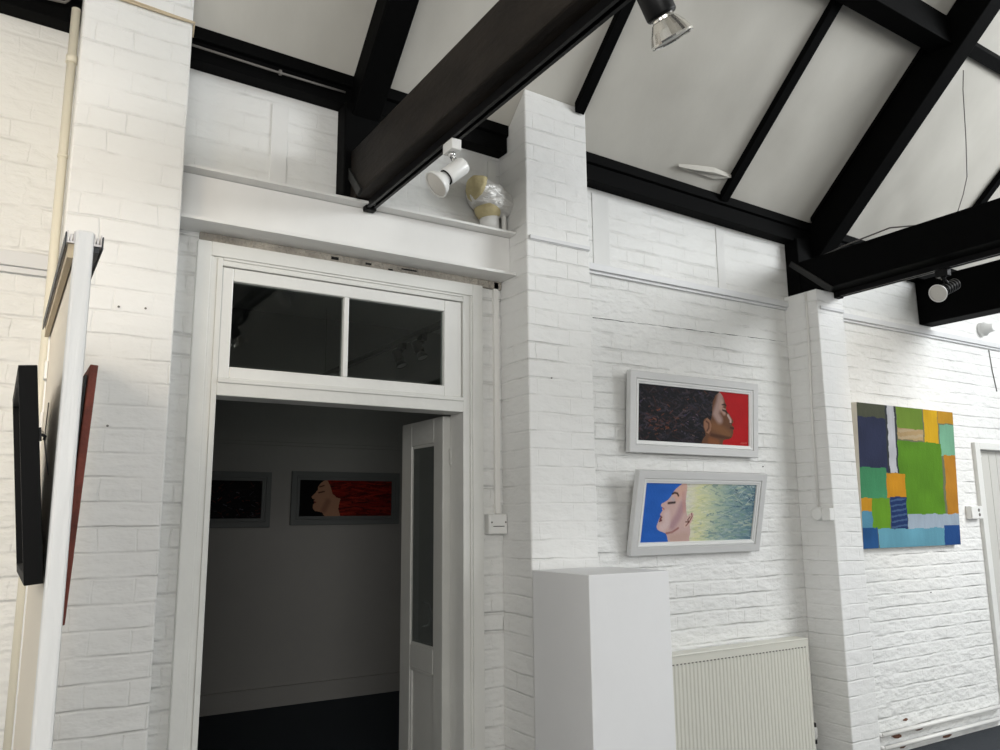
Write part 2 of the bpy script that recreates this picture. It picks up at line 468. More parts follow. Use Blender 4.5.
# white rail running along the bays and across the pilaster fronts
k = 0
for (x0, x1, y, z) in ((2.197, 3.795, WY, 2.553), (4.025, 9.0, WY, 2.553), (1.868, 2.195, PY, 2.545), (3.815, 4.02, PY, 2.488)):
    k += 1
    b = MB(); h = 0.034 if y == WY else 0.026; d = 0.032 if y == WY else 0.012
    if y == PY: h, d = 0.018, 0.009
    b.box(x0, x1, y - d, y, z - h, z); b.box(x0, x1, y - d * 0.55, y, z - h - (0.014 if y == WY else .004), z - h)
    struct(b.build('trim_%d' % k, 'rail_paint', bevel=0.002))
b = MB(); b.box(-3, 0.112, WY - .03, WY, 2.155, 2.205); b.box(-3, 0.112, WY - .018, WY, 2.135, 2.155)
struct(b.build('trim_6', 'rail_paint', bevel=0.003))

# boarded-over panels of plaster above the rail (shallow vertical bands on the brick)
b = MB(); b.box(0.80, 0.866, WY - .006, WY, 2.585, 2.96); struct(b.build('trim_7', 'flat_white', bevel=0.002))
b = MB(); b.box(1.79, 1.83, WY - .012, WY, 2.60, 2.95); struct(b.build('trim_8', 'gloss_white', bevel=0.002))
b = MB(); b.box(2.395, 2.50, WY - .004, WY, 2.556, 2.93); struct(b.build('trim_9', 'flat_white', bevel=.003))
b = MB(); b.box(3.26, 3.32, WY - .004, WY, 2.556, 2.91); struct(b.build('trim_10', 'flat_white', bevel=.003))
b = MB(); rr = random.Random(3); xs_ = [2.38 + 1.4 * i_ / 40 for i_ in range(41)]
b.tube([(x_, WY + .001, 2.288 + .032 * (x_ - 2.38) / 1.4 + rr.uniform(-.002, .002)) for x_ in xs_], [rr.choice((.0012, .0015, .0018, .0024)) for _ in xs_], 6)
tag(b.build('wall_crack', 'void', bpy.data.objects['wall_front']))

# ------------------------------------------------------------------ roof timbers
for (x0, x1, lab, dr) in ((-3.0, 0.112, 'black timber wall plate in the far left bay above the cream conduit', .135),
                      (0.455, 1.853, 'black timber wall plate above the steel lintel and doorway', .132),
                      (2.199, 9.0, 'long black timber wall plate above the two framed portraits', .142)):
    b = MB()
    z = lambda x: 3.161 - 0.028 * x
    b.quadbox([(x0, 2.895, z(x0) - dr), (x1, 2.895, z(x1) - dr), (x1, WY, z(x1) - dr), (x0, WY, z(x0) - dr),
               (x0, 2.895, z(x0) - .055), (x1, 2.895, z(x1) - .055), (x1, WY, z(x1) - .055), (x0, WY, z(x0) - .055)])
    b.quadbox([(x0, 2.88, z(x0) - .055), (x1, 2.88, z(x1) - .055), (x1, WY, z(x1) - .09), (x0, WY, z(x0) - .09),
               (x0, 2.88, z(x0) - .006), (x1, 2.88, z(x1) - .006), (x1, WY, z(x1) - .085), (x0, WY, z(x0) - .085)])
    tag(b.build('wall_plate', 'timber', bevel=0.003), lab, 'beam', 'timber wall plates')


def slope_beam(b, x0, x1, ya, yb, drop, gap=0.003):
    p = []
    for g in (drop, gap):
        for (x, y) in ((x0, ya), (x1, ya), (x1, yb), (x0, yb)):
            p.append((x, y, cz(x, y) - g))
    b.quadbox(p); return b


def truss(x0, x1, px0, px1, pdrop, zt, label, brown):
    t = thing('roof_truss', label, 'roof truss', (x0, WY, 2.585), 'black roof trusses')
    t_off = Matrix.Translation((-x0, -WY, -2.585))

    def fin(o): o.data.transform(t_off); return o
    b = MB(); b.box(x0, x1, -2.9, 2.952, 2.585, zt); fin(b.build('tie_beam', brown, t, bevel=0.008))
    b = MB(); slope_beam(b, px0, px1, ridge + .02, 2.93, pdrop + .02, .012); fin(b.build('principal_rafter', 'timber', t, bevel=0.006))
    b = MB(); b.box(x0 - (.03 if x0 < 2 else .008), x1 - .002, 2.878, WY - .002, 2.59, cz(x0, WY) - .04); fin(b.build('wall_post', 'timber', t, bevel=0.006))
    # diagonal strap on the near face of the joint
    b = MB(); xs = x0 - .012
    a_, c_ = (Vector((xs, 2.945, zt - .03)), Vector((xs, 2.76, 2.575))) if x0 < 2 else (Vector((xs, 2.935, 2.785)), Vector((xs, 2.68, 2.565)))
    d = (c_ - a_).normalized(); n_ = Vector((0, -d.z, d.y)) * 0.017
    b.quadbox([a_ - n_, c_ - n_, c_ + n_, a_ + n_] and [(p_.x, p_.y, p_.z) for p_ in (a_ - n_, c_ - n_, c_ + n_, a_ + n_)] +
              [(p_.x + .012, p_.y, p_.z) for p_ in (a_ - n_, c_ - n_, c_ + n_, a_ + n_)])
    fin(b.build('iron_strap', 'strap', t, bevel=0.002))
    return t


truss(1.10, 1.215, 1.10, 1.22, 0.16, 2.795, 'black roof truss with brown-sided tie beam above the doorway', 'timber_brown')
truss(3.84, 3.985, 3.97, 4.075, 0.24, 2.782, 'black roof truss resting on the narrow right pilaster', 'timber')
b = MB(); b.box(5.15, 5.30, -2.9, WY - .002, 2.583, 2.885)
tag(b.build('cross_beam', 'timber', bevel=0.008), 'deep black cross beam above the abstract painting, behind the right truss', 'beam')

for (x0, x1, lab) in ((2.127, 2.180, 'thin black rafter rising from the top of the centre pilaster'),
                      (3.210, 3.268, 'thin black rafter crossing the middle of the sloping ceiling'),
                      (5.215, 5.27, 'thin black rafter at far right beyond the right truss')):
    b = MB(); slope_beam(b, x0, x1, ridge + .02, 2.874 if x0 > 3 else 2.74, 0.05)
    tag(b.build('rafter', 'timber', bevel=0.003), lab, 'rafter', 'thin common rafters')
b = MB()
for xa, xb in ((1.222, 3.968),):
    b.quadbox([(xa, 1.96, cz(xa, 2.07) - .10), (xb, 1.96, cz(xb, 2.07) - .10), (xb, 2.07, cz(xb, 2.07) - .10), (xa, 2.07, cz(xa, 2.07) - .10),
               (xa, 1.96, cz(xa, 1.96) - .051), (xb, 1.96, cz(xb, 1.96) - .051), (xb, 2.07, cz(xb, 2.07) - .051), (xa, 2.07, cz(xa, 2.07) - .051)])
tag(b.build('purlin', 'timber', bevel=0.004), 'thick black purlin between the two trusses at the top of the ceiling', 'purlin')
b = MB(); slope_beam(b, 4.077, 8.9, 2.005, 2.05, 0.03)
tag(b.build('roof_batten', 'timber', bevel=0.003), 'slim black batten right of the right truss near the top corner', 'batten')
b = MB(); slope_beam(b, 3.948, 3.968, 2.08, 2.86, 0.028, 0.004)
tag(b.build('edge_bead', 'timber'), 'thin dark bead along the ceiling edge beside the right truss', 'bead')

# loose flap of peeling ceiling paint
b = MB()
pts = [(2.85, 2.815), (2.95, 2.80), (3.08, 2.785), (3.21, 2.79), (3.12, 2.825), (3.0, 2.825), (2.9, 2.822)]
top = [(x, y, cz(x, y) - 0.014) for x, y in pts]; bot = [(x, y, cz(x, y) - 0.030 - 0.014 * math.sin(i)) for i, (x, y) in enumerate(pts)]
n = len(pts)
b.face(top); b.face(bot[::-1])
for i in range(n): b.face([top[i], top[(i + 1) % n], bot[(i + 1) % n], bot[i]])
tag(b.build('peeling_flap', 'ceiling'), 'small flap of peeling white lining on the ceiling above the portraits', 'flap')

# ------------------------------------------------------------------ steel lintel over the door
t = thing('steel_lintel', 'white painted steel channel lintel spanning between two pilasters above the door', 'lintel', (0.46, 2.9, 2.38))
off = Matrix.Translation((-0.46, -2.9, -2.38))
b = MB(); b.box(0.456, 1.853, 2.885, 2.968, 2.392, 2.565); b.build('web', 'steel_paint', t).data.transform(off)
b = MB(); b.box(0.456, 1.853, 2.828, 2.968, 2.567, 2.578); b.build('flange', 'steel_paint', t, bevel=.002).data.transform(off)
b = MB(); b.box(0.456, 1.853, 2.83, 2.968, 2.379, 2.392); b.build('flange', 'steel_paint', t, bevel=.002).data.transform(off)
# rough bedding between head and lintel
b = MB(); b.box(0.556, 1.85, 2.952, 2.968, 2.345, 2.378)
tag(b.build('mortar_bed', 'rubble'), 'strip of rough crumbling mortar under the steel lintel', 'mortar')
for (x0, x1, z0, z1) in ((1.055, 1.085, 2.356, 2.368), (1.20, 1.225, 2.358, 2.366), (1.36, 1.43, 2.362, 2.368), (1.30, 1.32, 2.350, 2.356)):
    b = MB(); b.box(x0, x1, 2.9505, 2.953, z0, z1); o = b.build('crack', 'void', bpy.data.objects['mortar_bed'])

# ------------------------------------------------------------------ doorway 1
d1 = struct(bpy.data.objects.new('door_1', None)); C.objects.link(d1); d1.location = (1.15, 2.95, 0)
d1['label'] = 'white panelled door frame with two-pane transom and one leaf open inwards'
OFF = Matrix.Translation((-1.15, -2.95, 0))


def D(b, name, m_, bev=0.002, par=None):
    o = b.build(name, m_, par or d1, bevel=bev)
    if par is None or par is d1: o.data.transform(OFF)
    else: o.data.transform(OFF)
    return o


# casing: flat outer board, moulded step, inner lining
b = MB()
b.box(0.548, 0.597, 2.938, 2.968, 0, 2.345); b.box(1.695, 1.745, 2.938, 2.968, 0, 2.345)
b.box(0.597, 1.695, 2.938, 2.968, 2.292, 2.345)
D(b, 'casing', 'frame_white', 0.003)
b = MB()
for (i0, i1, y) in ((0.597, 0.606, 2.944), (0.606, 0.622, 2.950), (0.622, 0.641, 2.946)):
    b.box(i0, i1, y, 3.06, 0, 2.292); b.box(2.292 - i1, 2.292 - i0, y, 3.06, 0, 2.292)
for (z0, z1, y) in ((2.283, 2.292, 2.944), (2.272, 2.283, 2.950), (2.262, 2.272, 2.946)):
    b.box(0.641, 1.651, y, 3.06, z0, z1)
D(b, 'jamb_lining', 'frame_white', 0.0015)
b = MB(); b.box(0.641, 1.651, 2.944, 3.06, 1.78, 1.842); b.box(0.641, 1.651, 2.936, 2.944, 1.826, 1.842)
D(b, 'transom_bar', 'frame_white', 0.003)
sash = MB()
sx0, sx1, sz0, sz1 = 0.643, 1.649, 1.844, 2.260
sash.box(sx0, 0.684, 2.956, 2.995, sz0, sz1); sash.box(1.566, sx1, 2.956, 2.995, sz0, sz1)
sash.box(0.684, 1.566, 2.956, 2.995, sz0, 1.889); sash.box(0.684, 1.566, 2.956, 2.995, 2.211, sz1)
sash.box(1.1165, 1.137, 2.956, 2.995, 1.889, 2.211)
s_o = D(sash, 'transom_sash', 'gloss_white', 0.004)
for x0, x1 in ((0.684, 1.1165), (1.137, 1.566)):
    g = MB(); g.box(x0, x1, 2.976, 2.980, 1.889, 2.211); D(g, 'glass_pane', 'glass', 0, s_o)

# open right-hand leaf
LX0, LX1, LY0, LY1 = 1.616, 1.658, 3.064, 3.475
leafp = bpy.data.objects.new('door_leaf', None); C.objects.link(leafp); leafp.parent = d1
leafp.location = (0, 0, 0); leafp['label'] = 'half-glazed white door leaf swung open into the dark room'


def DL(b, name, m_, bev=0.003):
    o = b.build(name, m_, leafp, bevel=bev); o.data.transform(OFF); return o


b = MB()
b.box(LX0, LX1, LY0, 3.150, 0.01, 1.775); b.box(LX0, LX1, 3.372, LY1, 0.01, 1.775)
b.box(LX0, LX1, 3.150, 3.372, 1.665, 1.775); b.box(LX0, LX1, 3.150, 3.372, 0.695, 0.795)
b.box(LX0, LX1, 3.150, 3.372, 0.01, 0.17)
DL(b, 'leaf_frame', 'leaf_paint', 0.004)
b = MB(); b.box(LX0 + .012, LX1 - .012, 3.150, 3.372, 0.17, 0.695)
for (y0, y1, z0, z1) in ((3.150, 3.372, 0.683, 0.695), (3.150, 3.162, 0.17, 0.695), (3.360, 3.372, 0.17, 0.695)):
    b.box(LX0 + .004, LX1 - .004, y0, y1, z0, z1)
DL(b, 'lower_panel', 'leaf_paint', 0.002)
b = MB()
for (y0, y1, z0, z1) in ((3.150, 3.372, 0.795, 0.807), (3.150, 3.372, 1.653, 1.665), (3.150, 3.153, 0.807, 1.653), (3.361, 3.372, 0.807, 1.653)):
    b.box(LX0 + .005, LX1 - .005, y0, y1, z0, z1)
DL(b, 'glazing_bead', 'leaf_paint', 0.002)
b = MB(); b.box(1.622, 1.626, 3.152, 3.361, 0.807, 1.653); DL(b, 'glass_pane', 'grey_sheen_glass', 0)
b = MB(); b.tube([(1.70, 3.41, 0.86), (1.72, 3.41, 0.875), (1.722, 3.41, 0.92), (1.72, 3.41, 0.965), (1.70, 3.41, 0.98)], 0.006)
b = MB(); b.tube([(1.652, 3.335, 0.865), (1.69, 3.335, 0.872), (1.70, 3.335, 0.92), (1.69, 3.335, 0.965), (1.652, 3.335, 0.972)], 0.006)
DL(b, 'pull_handle', 'chrome', 0)
for z in (1.60, 0.25):
    b = MB(); b.tube([(1.652, 3.056, z - .035), (1.652, 3.056, z + .035)], 0.007); b.box(1.645, 1.657, 3.0595, 3.0635, z - .03, z + .03)
    DL(b, 'hinge', 'leaf_paint', 0)

# ------------------------------------------------------------------ doorway 2 at far right
d2 = struct(bpy.data.objects.new('door_2', None)); C.objects.link(d2); d2.location = (6.1, 2.97, 0)
OFF2 = Matrix.Translation((-6.1, -2.97, 0))
b = MB(); b.box(5.637, 5.698, 2.945, 3.02, 0, 1.818); b.box(6.50, 6.565, 2.945, 3.02, 0, 1.818); b.box(5.698, 6.50, 2.945, 3.02, 1.772, 1.818)
o = b.build('casing', 'frame_white', d2, bevel=.003); o.data.transform(OFF2)
b = MB()
for i in range(8):
    x0 = 5.700 + i * 0.1; b.box(x0 + .002, x0 + .098, 3.0, 3.03, 0.01, 1.768)
b.box(5.70, 6.50, 3.008, 3.028, 0.01, 1.768)
o = b.build('boarded_leaf', 'door2', d2, bevel=.003); o.data.transform(OFF2)
b = MB(); b.lathe((5.735, 2.999, 1.72), (0, -1, 0), [(0, .018), (.012, .018), (.02, .006)], 12); b.tube([(5.735, 2.995, 1.72), (5.735, 2.975, 1.71), (5.735, 2.965, 1.73)], .005)
o = b.build('coat_hook', 'plastic', d2); o.data.transform(OFF2)

# ------------------------------------------------------------------ painting canvases
def inside(px, py, poly):
    n = len(poly); c = np.zeros(px.shape, bool); j = n - 1
    for i in range(n):
        xi, yi = poly[i]; xj, yj = poly[j]
        cond = ((yi > py) != (yj > py)) & (px < (xj - xi) * (py - yi) / ((yj - yi) or 1e-9) + xi)
        c ^= cond; j = i
    return c


def vnoise(shape, cells, seed, ):
    """smooth value noise on a grid, cells=(cx,cy)"""
    rng = np.random.RandomState(seed); cx, cy = cells
    g = rng.rand(cy + 2, cx + 2)
    ys = np.linspace(0, cy - 1e-6, shape[0]); xs = np.linspace(0, cx - 1e-6, shape[1])
    yi = ys.astype(int); xi = xs.astype(int); fy = (ys - yi)[:, None]; fx = (xs - xi)[None, :]
    fy = fy * fy * (3 - 2 * fy); fx = fx * fx * (3 - 2 * fx)
    a = g[np.ix_(yi, xi)]; b_ = g[np.ix_(yi, xi + 1)]; c = g[np.ix_(yi + 1, xi)]; d = g[np.ix_(yi + 1, xi + 1)]
    return (a * (1 - fx) + b_ * fx) * (1 - fy) + (c * (1 - fx) + d * fx) * fy


def quad_uv(quad):
    """returns f(px,py)->(u,v) for a near-parallelogram whose left and right edges are almost upright"""
    (tlx, tly), (trx, try_), (blx, bly), (brx, bry) = quad

    def f(p):
        x, y = p; u, v = 0.5, 0.5
        for _ in range(12):
            lx = tlx + (blx - tlx) * v; rx = trx + (brx - trx) * v
            u = (x - lx) / (rx - lx)
            ty = tly + (try_ - tly) * u; by = bly + (bry - bly) * u
            v = (y - ty) / (by - ty)
        return (u, v)
    return f


GAIN = 0.85


def L3(c): return np.array(lin(c)) * GAIN


def blend(img, mask, col, a=1.0):
    if isinstance(mask, np.ndarray) and mask.dtype == bool: mask = mask.astype(float)
    k_ = (mask * a)[..., None]
    return img * (1 - k_) + np.array(col) * k_


def soft(px, py, poly_or_seg, width):
    """soft stroke along a polyline"""
    best = np.full(px.shape, 1e9)
    for (x0, y0), (x1, y1) in zip(poly_or_seg[:-1], poly_or_seg[1:]):
        dx, dy = x1 - x0, y1 - y0; L_ = dx * dx + dy * dy or 1e-9
        t_ = np.clip(((px - x0) * dx + (py - y0) * dy) / L_, 0, 1)
        best = np.minimum(best, np.hypot(px - x0 - t_ * dx, py - y0 - t_ * dy))
    return np.clip(1.4 - best / width, 0, 1)


def strokes(shape, n, cols, seed, lmin, lmax, wmax, mask, img, slope=0.15, alpha=0.8):
    """many short brush strokes"""
    rng = np.random.RandomState(seed); H, W_ = shape
    yy, xx = np.mgrid[0:H, 0:W_]
    for _ in range(n):
        cx, cy = rng.randint(0, W_), rng.randint(0, H)
        if not mask[cy, cx]: continue
        l = rng.uniform(lmin, lmax); wd = rng.uniform(0.5, wmax); s_ = rng.normal(0, slope)
        x0, x1 = max(0, int(cx - l - 3)), min(W_, int(cx + l + 3)); y0, y1 = max(0, int(cy - l * abs(s_) - wd - 3)), min(H, int(cy + l * abs(s_) + wd + 3))
        sx = xx[y0:y1, x0:x1] - cx; sy = yy[y0:y1, x0:x1] - cy
        m_ = (np.abs(sx) < l) & (np.abs(sy - sx * s_) < wd) & mask[y0:y1, x0:x1]
        c = L3(cols[rng.randint(len(cols))])
        k_ = (m_ * alpha * rng.uniform(0.4, 1))[..., None]
        img[y0:y1, x0:x1] = img[y0:y1, x0:x1] * (1 - k_) + c * k_
    return img


def paint_dark_portrait(H, W_):
    f = quad_uv(((155, 182), (762, 243), (152, 498), (762, 532)))
    v, u = np.mgrid[0:H, 0:W_].astype(float); v = (v + .5) / H; u = (u + .5) / W_
    asp = W_ / H
    P = lambda pts: [(f(p)[0] * asp, f(p)[1]) for p in pts]
    X = u * asp; Y = v
    img = np.zeros((H, W_, 3)) + L3((182, 18, 24))
    img *= (0.92 + 0.16 * vnoise((H, W_), (12, 8), 3))[..., None]
    face = P([(588, 228), (600, 238), (612, 258), (620, 275), (626, 292), (630, 308), (629, 322), (634, 338), (646, 352), (656, 368), (668, 384), (672, 396), (664, 408), (662, 414), (674, 424), (677, 436), (668, 444), (672, 452), (668, 466), (664, 480), (650, 490), (630, 493), (614, 497), (610, 505), (606, 540), (460, 540), (480, 470), (490, 400), (520, 340), (545, 220)])
    fm = inside(X, Y, face)
    img = blend(img, fm, L3((104, 68, 46)))
    # modelling of the face as painted
    img = blend(img, soft(X, Y, P([(600, 240), (590, 290), (570, 350), (590, 385)]), 0.085) * fm, L3((178, 150, 142)), .85)
    img = blend(img, soft(X, Y, P([(606, 285), (600, 320), (618, 345)]), 0.05) * fm, L3((196, 160, 145)), .7)
    img = blend(img, soft(X, Y, P([(640, 360), (655, 385), (655, 400)]), 0.025) * fm, L3((205, 175, 165)), .9)
    img = blend(img, soft(X, Y, P([(560, 420), (600, 440), (640, 470)]), 0.10) * fm, L3((132, 90, 58)), .8)
    img = blend(img, soft(X, Y, P([(545, 470), (600, 478), (655, 488)]), 0.035) * fm, L3((70, 42, 28)), .8)
    img = blend(img, soft(X, Y, P([(540, 500), (575, 512)]), 0.07) * fm, L3((140, 85, 50)), .8)
    img = blend(img, soft(X, Y, P([(606, 300), (622, 298), (630, 306)]), 0.014), L3((35, 22, 20)), .95)
    img = blend(img, soft(X, Y, P([(610, 330), (624, 336), (634, 344)]), 0.020) * fm, L3((40, 26, 24)), .95)
    img = blend(img, soft(X, Y, P([(612, 322), (626, 326)]), 0.010) * fm, L3((190, 165, 150)), .8)
    img = blend(img, soft(X, Y, P([(655, 428), (674, 433)]), 0.020) * fm, L3((70, 30, 28)), .9)
    img = blend(img, soft(X, Y, P([(650, 404), (664, 406)]), 0.012) * fm, L3((60, 35, 28)), .9)
    hair = P([(100, 150), (586, 215), (588, 232), (568, 248), (552, 285), (550, 340), (545, 375), (538, 388), (522, 372), (505, 380), (498, 400), (500, 425), (508, 450), (512, 470), (496, 492), (482, 540), (100, 560)])
    hm = inside(X, Y, hair)
    img = blend(img, hm, L3((20, 19, 24)))
    img = strokes((H, W_), 900, [(10, 9, 12), (30, 30, 40), (52, 48, 60), (14, 12, 18), (46, 30, 30), (72, 62, 70)], 5, 3, 10, 1.8, hm, img, 0.5)
    img = strokes((H, W_), 130, [(96, 60, 50), (110, 66, 44), (92, 84, 100), (70, 60, 84), (120, 100, 96)], 6, 1.5, 4, 1.2, hm, img, 0.8, .75)
    low = hm & (np.hypot(u - .22, (v - .62) * .8) < .17)
    img = strokes((H, W_), 420, [(140, 78, 40), (120, 60, 36), (90, 52, 44)], 8, 1.5, 4.5, 1.1, low, img, 0.4, .8)
    img = strokes((H, W_), 300, [(150, 120, 140), (80, 70, 110), (170, 140, 130)], 9, 1, 3, 1.0, hm & (np.hypot(u - .43, v - .55) < .12), img, 0.8, .7)
    ear = P([(520, 374), (536, 385), (545, 410), (543, 440), (530, 462), (516, 455), (505, 430), (503, 395)])
    em = inside(X, Y, ear)
    img = blend(img, em, L3((150, 108, 84)))
    img = blend(img, soft(X, Y, P([(516, 392), (530, 404), (530, 430), (520, 445)]), 0.018) * em, L3((84, 50, 36)), .9)
    for k_ in range(5):
        img = blend(img, soft(X, Y, P([(715 + k_ * 8, 517), (719 + k_ * 8, 512)]), 0.008), L3((220, 120, 110)), .6)
    return img


def paint_pale_portrait(H, W_):
    f = quad_uv(((187, 182), (800, 187), (160, 500), (785, 490)))
    v, u = np.mgrid[0:H, 0:W_].astype(float); v = (v + .5) / H; u = (u + .5) / W_
    asp = W_ / H
    P = lambda pts: [(f(p)[0] * asp, f(p)[1]) for p in pts]
    X = u * asp; Y = v
    img = np.zeros((H, W_, 3)) + L3((48, 104, 196))
    img *= (0.92 + 0.16 * vnoise((H, W_), (14, 9), 13))[..., None]
    # hair: cream to yellow to blue green from the temple outwards
    hr = P([(383, 170), (830, 170), (830, 520), (425, 520), (415, 470), (400, 380), (392, 300)])
    hm = inside(X, Y, hr)
    stops = [(0.34, (225, 222, 212)), (0.40, (228, 226, 205)), (0.48, (228, 228, 176)), (0.60, (196, 208, 180)), (0.75, (156, 178, 172)), (0.88, (132, 158, 164)), (1.0, (96, 124, 140))]
    base_ = np.zeros((H, W_, 3)); un = u + 0.10 * (vnoise((H, W_), (8, 26), 21) - .5)
    for c in range(3):
        base_[..., c] = np.interp(un, [s_[0] for s_ in stops], [L3(s_[1])[c] for s_ in stops])
    img = np.where(hm[..., None], base_, img)
    img = strokes((H, W_), 750, [(232, 230, 196), (242, 240, 218), (206, 214, 188), (184, 194, 150)], 31, 5, 14, 1.3, hm & (u + .25 * (vnoise((H, W_), (30, 40), 6) - .5) < .62), img, 0.25, .5)
    img = strokes((H, W_), 1300, [(116, 150, 156), (150, 176, 160), (200, 210, 186), (92, 122, 142), (176, 192, 196), (124, 158, 144)], 32, 4, 12, 1.4, hm & (u + .35 * (vnoise((H, W_), (30, 40), 5) - .5) > .60), img, 0.25, .6)
    img = strokes((H, W_), 350, [(52, 78, 108), (72, 96, 124), (200, 214, 216)], 33, 3, 8, 1.2, hm & (np.hypot(u - .95, (v - .15) * .4) < .16), img, 0.5, .75)
    face = P([(388, 170), (372, 190), (352, 205), (336, 222), (326, 240), (316, 258), (304, 272), (290, 282), (276, 290), (267, 297), (268, 306), (276, 313), (274, 322), (278, 330), (270, 340), (264, 350), (266, 360), (260, 372), (256, 384), (252, 398), (247, 412), (250, 428), (262, 438), (282, 446), (298, 454), (304, 470), (312, 510), (428, 510), (424, 480), (430, 440), (420, 390), (404, 340), (398, 280), (404, 220), (402, 170)])
    fm = inside(X, Y, face)
    img = blend(img, fm, L3((214, 182, 176)))
    img = blend(img, soft(X, Y, P([(382, 205), (352, 250)]), 0.10) * fm, L3((222, 178, 160)), .8)
    img = blend(img, soft(X, Y, P([(330, 410), (360, 360), (384, 300)]), 0.085) * fm, L3((176, 140, 150)), .75)
    img = blend(img, soft(X, Y, P([(385, 240), (392, 330)]), 0.045) * fm, L3((206, 158, 150)), .6)
    img = blend(img, soft(X, Y, P([(300, 350), (300, 400), (280, 420)]), 0.08) * fm, L3((226, 202, 200)), .8)
    img = blend(img, soft(X, Y, P([(298, 452), (330, 446), (362, 424)]), 0.020) * fm, L3((150, 90, 88)), .8)
    img = blend(img, soft(X, Y, P([(330, 480), (400, 470)]), 0.09) * fm, L3((204, 172, 160)), .8)
    img = blend(img, soft(X, Y, P([(326, 240), (338, 234), (352, 238), (358, 250)]), 0.019), L3((45, 28, 26)), .95)
    img = blend(img, soft(X, Y, P([(306, 290), (322, 288), (340, 286)]), 0.022) * fm, L3((30, 24, 28)), .95)
    img = blend(img, soft(X, Y, P([(320, 262), (334, 270)]), 0.035) * fm, L3((190, 182, 190)), .7)
    img = blend(img, soft(X, Y, P([(262, 356), (272, 366), (264, 376), (272, 382), (262, 386)]), 0.017) * fm, L3((96, 26, 36)), .95)
    img = blend(img, soft(X, Y, P([(276, 316), (284, 322)]), 0.014) * fm, L3((190, 100, 90)), .8)
    ear = P([(436, 338), (444, 352), (440, 376), (428, 400), (412, 420), (396, 424), (390, 408), (402, 384), (416, 352)])
    em = inside(X, Y, ear)
    img = blend(img, em, L3((222, 190, 180)))
    img = blend(img, soft(X, Y, P([(432, 345), (436, 362), (420, 392), (404, 412)]), 0.012), L3((120, 50, 44)), .9)
    img = blend(img, soft(X, Y, P([(424, 364), (412, 380), (420, 392), (398, 390)]), 0.012) * em, L3((90, 40, 36)), .9)
    return img


def paint_red_hair_portrait(H, W_):
    v, u = np.mgrid[0:H, 0:W_].astype(float); v = (v + .5) / H; u = (u + .5) / W_
    asp = W_ / H
    f = quad_uv(((478, 98), (910, 98), (466, 270), (905, 268)))
    P = lambda pts: [(f(p)[0] * asp, f(p)[1]) for p in pts]
    X = u * asp; Y = v
    img = np.zeros((H, W_, 3)) + L3((12, 10, 10))
    hm = inside(X, Y, P([(598, 90), (920, 90), (920, 280), (655, 280), (640, 240), (625, 190), (612, 140)]))
    img = blend(img, hm, L3((110, 22, 16)))
    img = strokes((H, W_), 900, [(150, 30, 20), (80, 14, 12), (190, 60, 40), (60, 12, 10)], 41, 6, 18, 1.5, hm, img, 0.15, .7)
    face = P([(598, 92), (570, 112), (558, 130), (556, 145), (545, 158), (526, 178), (530, 186), (540, 190), (534, 200), (540, 206), (532, 216), (530, 232), (540, 244), (572, 252), (590, 280), (660, 280), (648, 235), (655, 200), (660, 186), (640, 180), (622, 160), (612, 120)])
    fm = inside(X, Y, face)
    img = blend(img, fm, L3((200, 150, 120)))
    img = blend(img, soft(X, Y, P([(600, 200), (580, 240)]), 0.09) * fm, L3((150, 104, 84)), .7)
    img = blend(img, soft(X, Y, P([(560, 158), (585, 152)]), 0.02) * fm, L3((40, 20, 20)), .9)
    img = blend(img, soft(X, Y, P([(565, 130), (585, 124)]), 0.018) * fm, L3((60, 30, 20)), .9)
    img = blend(img, soft(X, Y, P([(532, 200), (544, 204)]), 0.02) * fm, L3((120, 20, 20)), .9)
    return img


def paint_black_hair(H, W_):
    img = np.zeros((H, W_, 3)) + L3((14, 13, 14))
    hm = np.ones((H, W_), bool)
    img = strokes((H, W_), 500, [(30, 26, 28), (8, 8, 10)], 51, 4, 12, 1.6, hm, img, 0.4, .8)
    img = strokes((H, W_), 140, [(120, 60, 44), (100, 100, 110), (90, 40, 36)], 52, 1, 4, 1.0, hm, img, 0.6, .7)
    return img


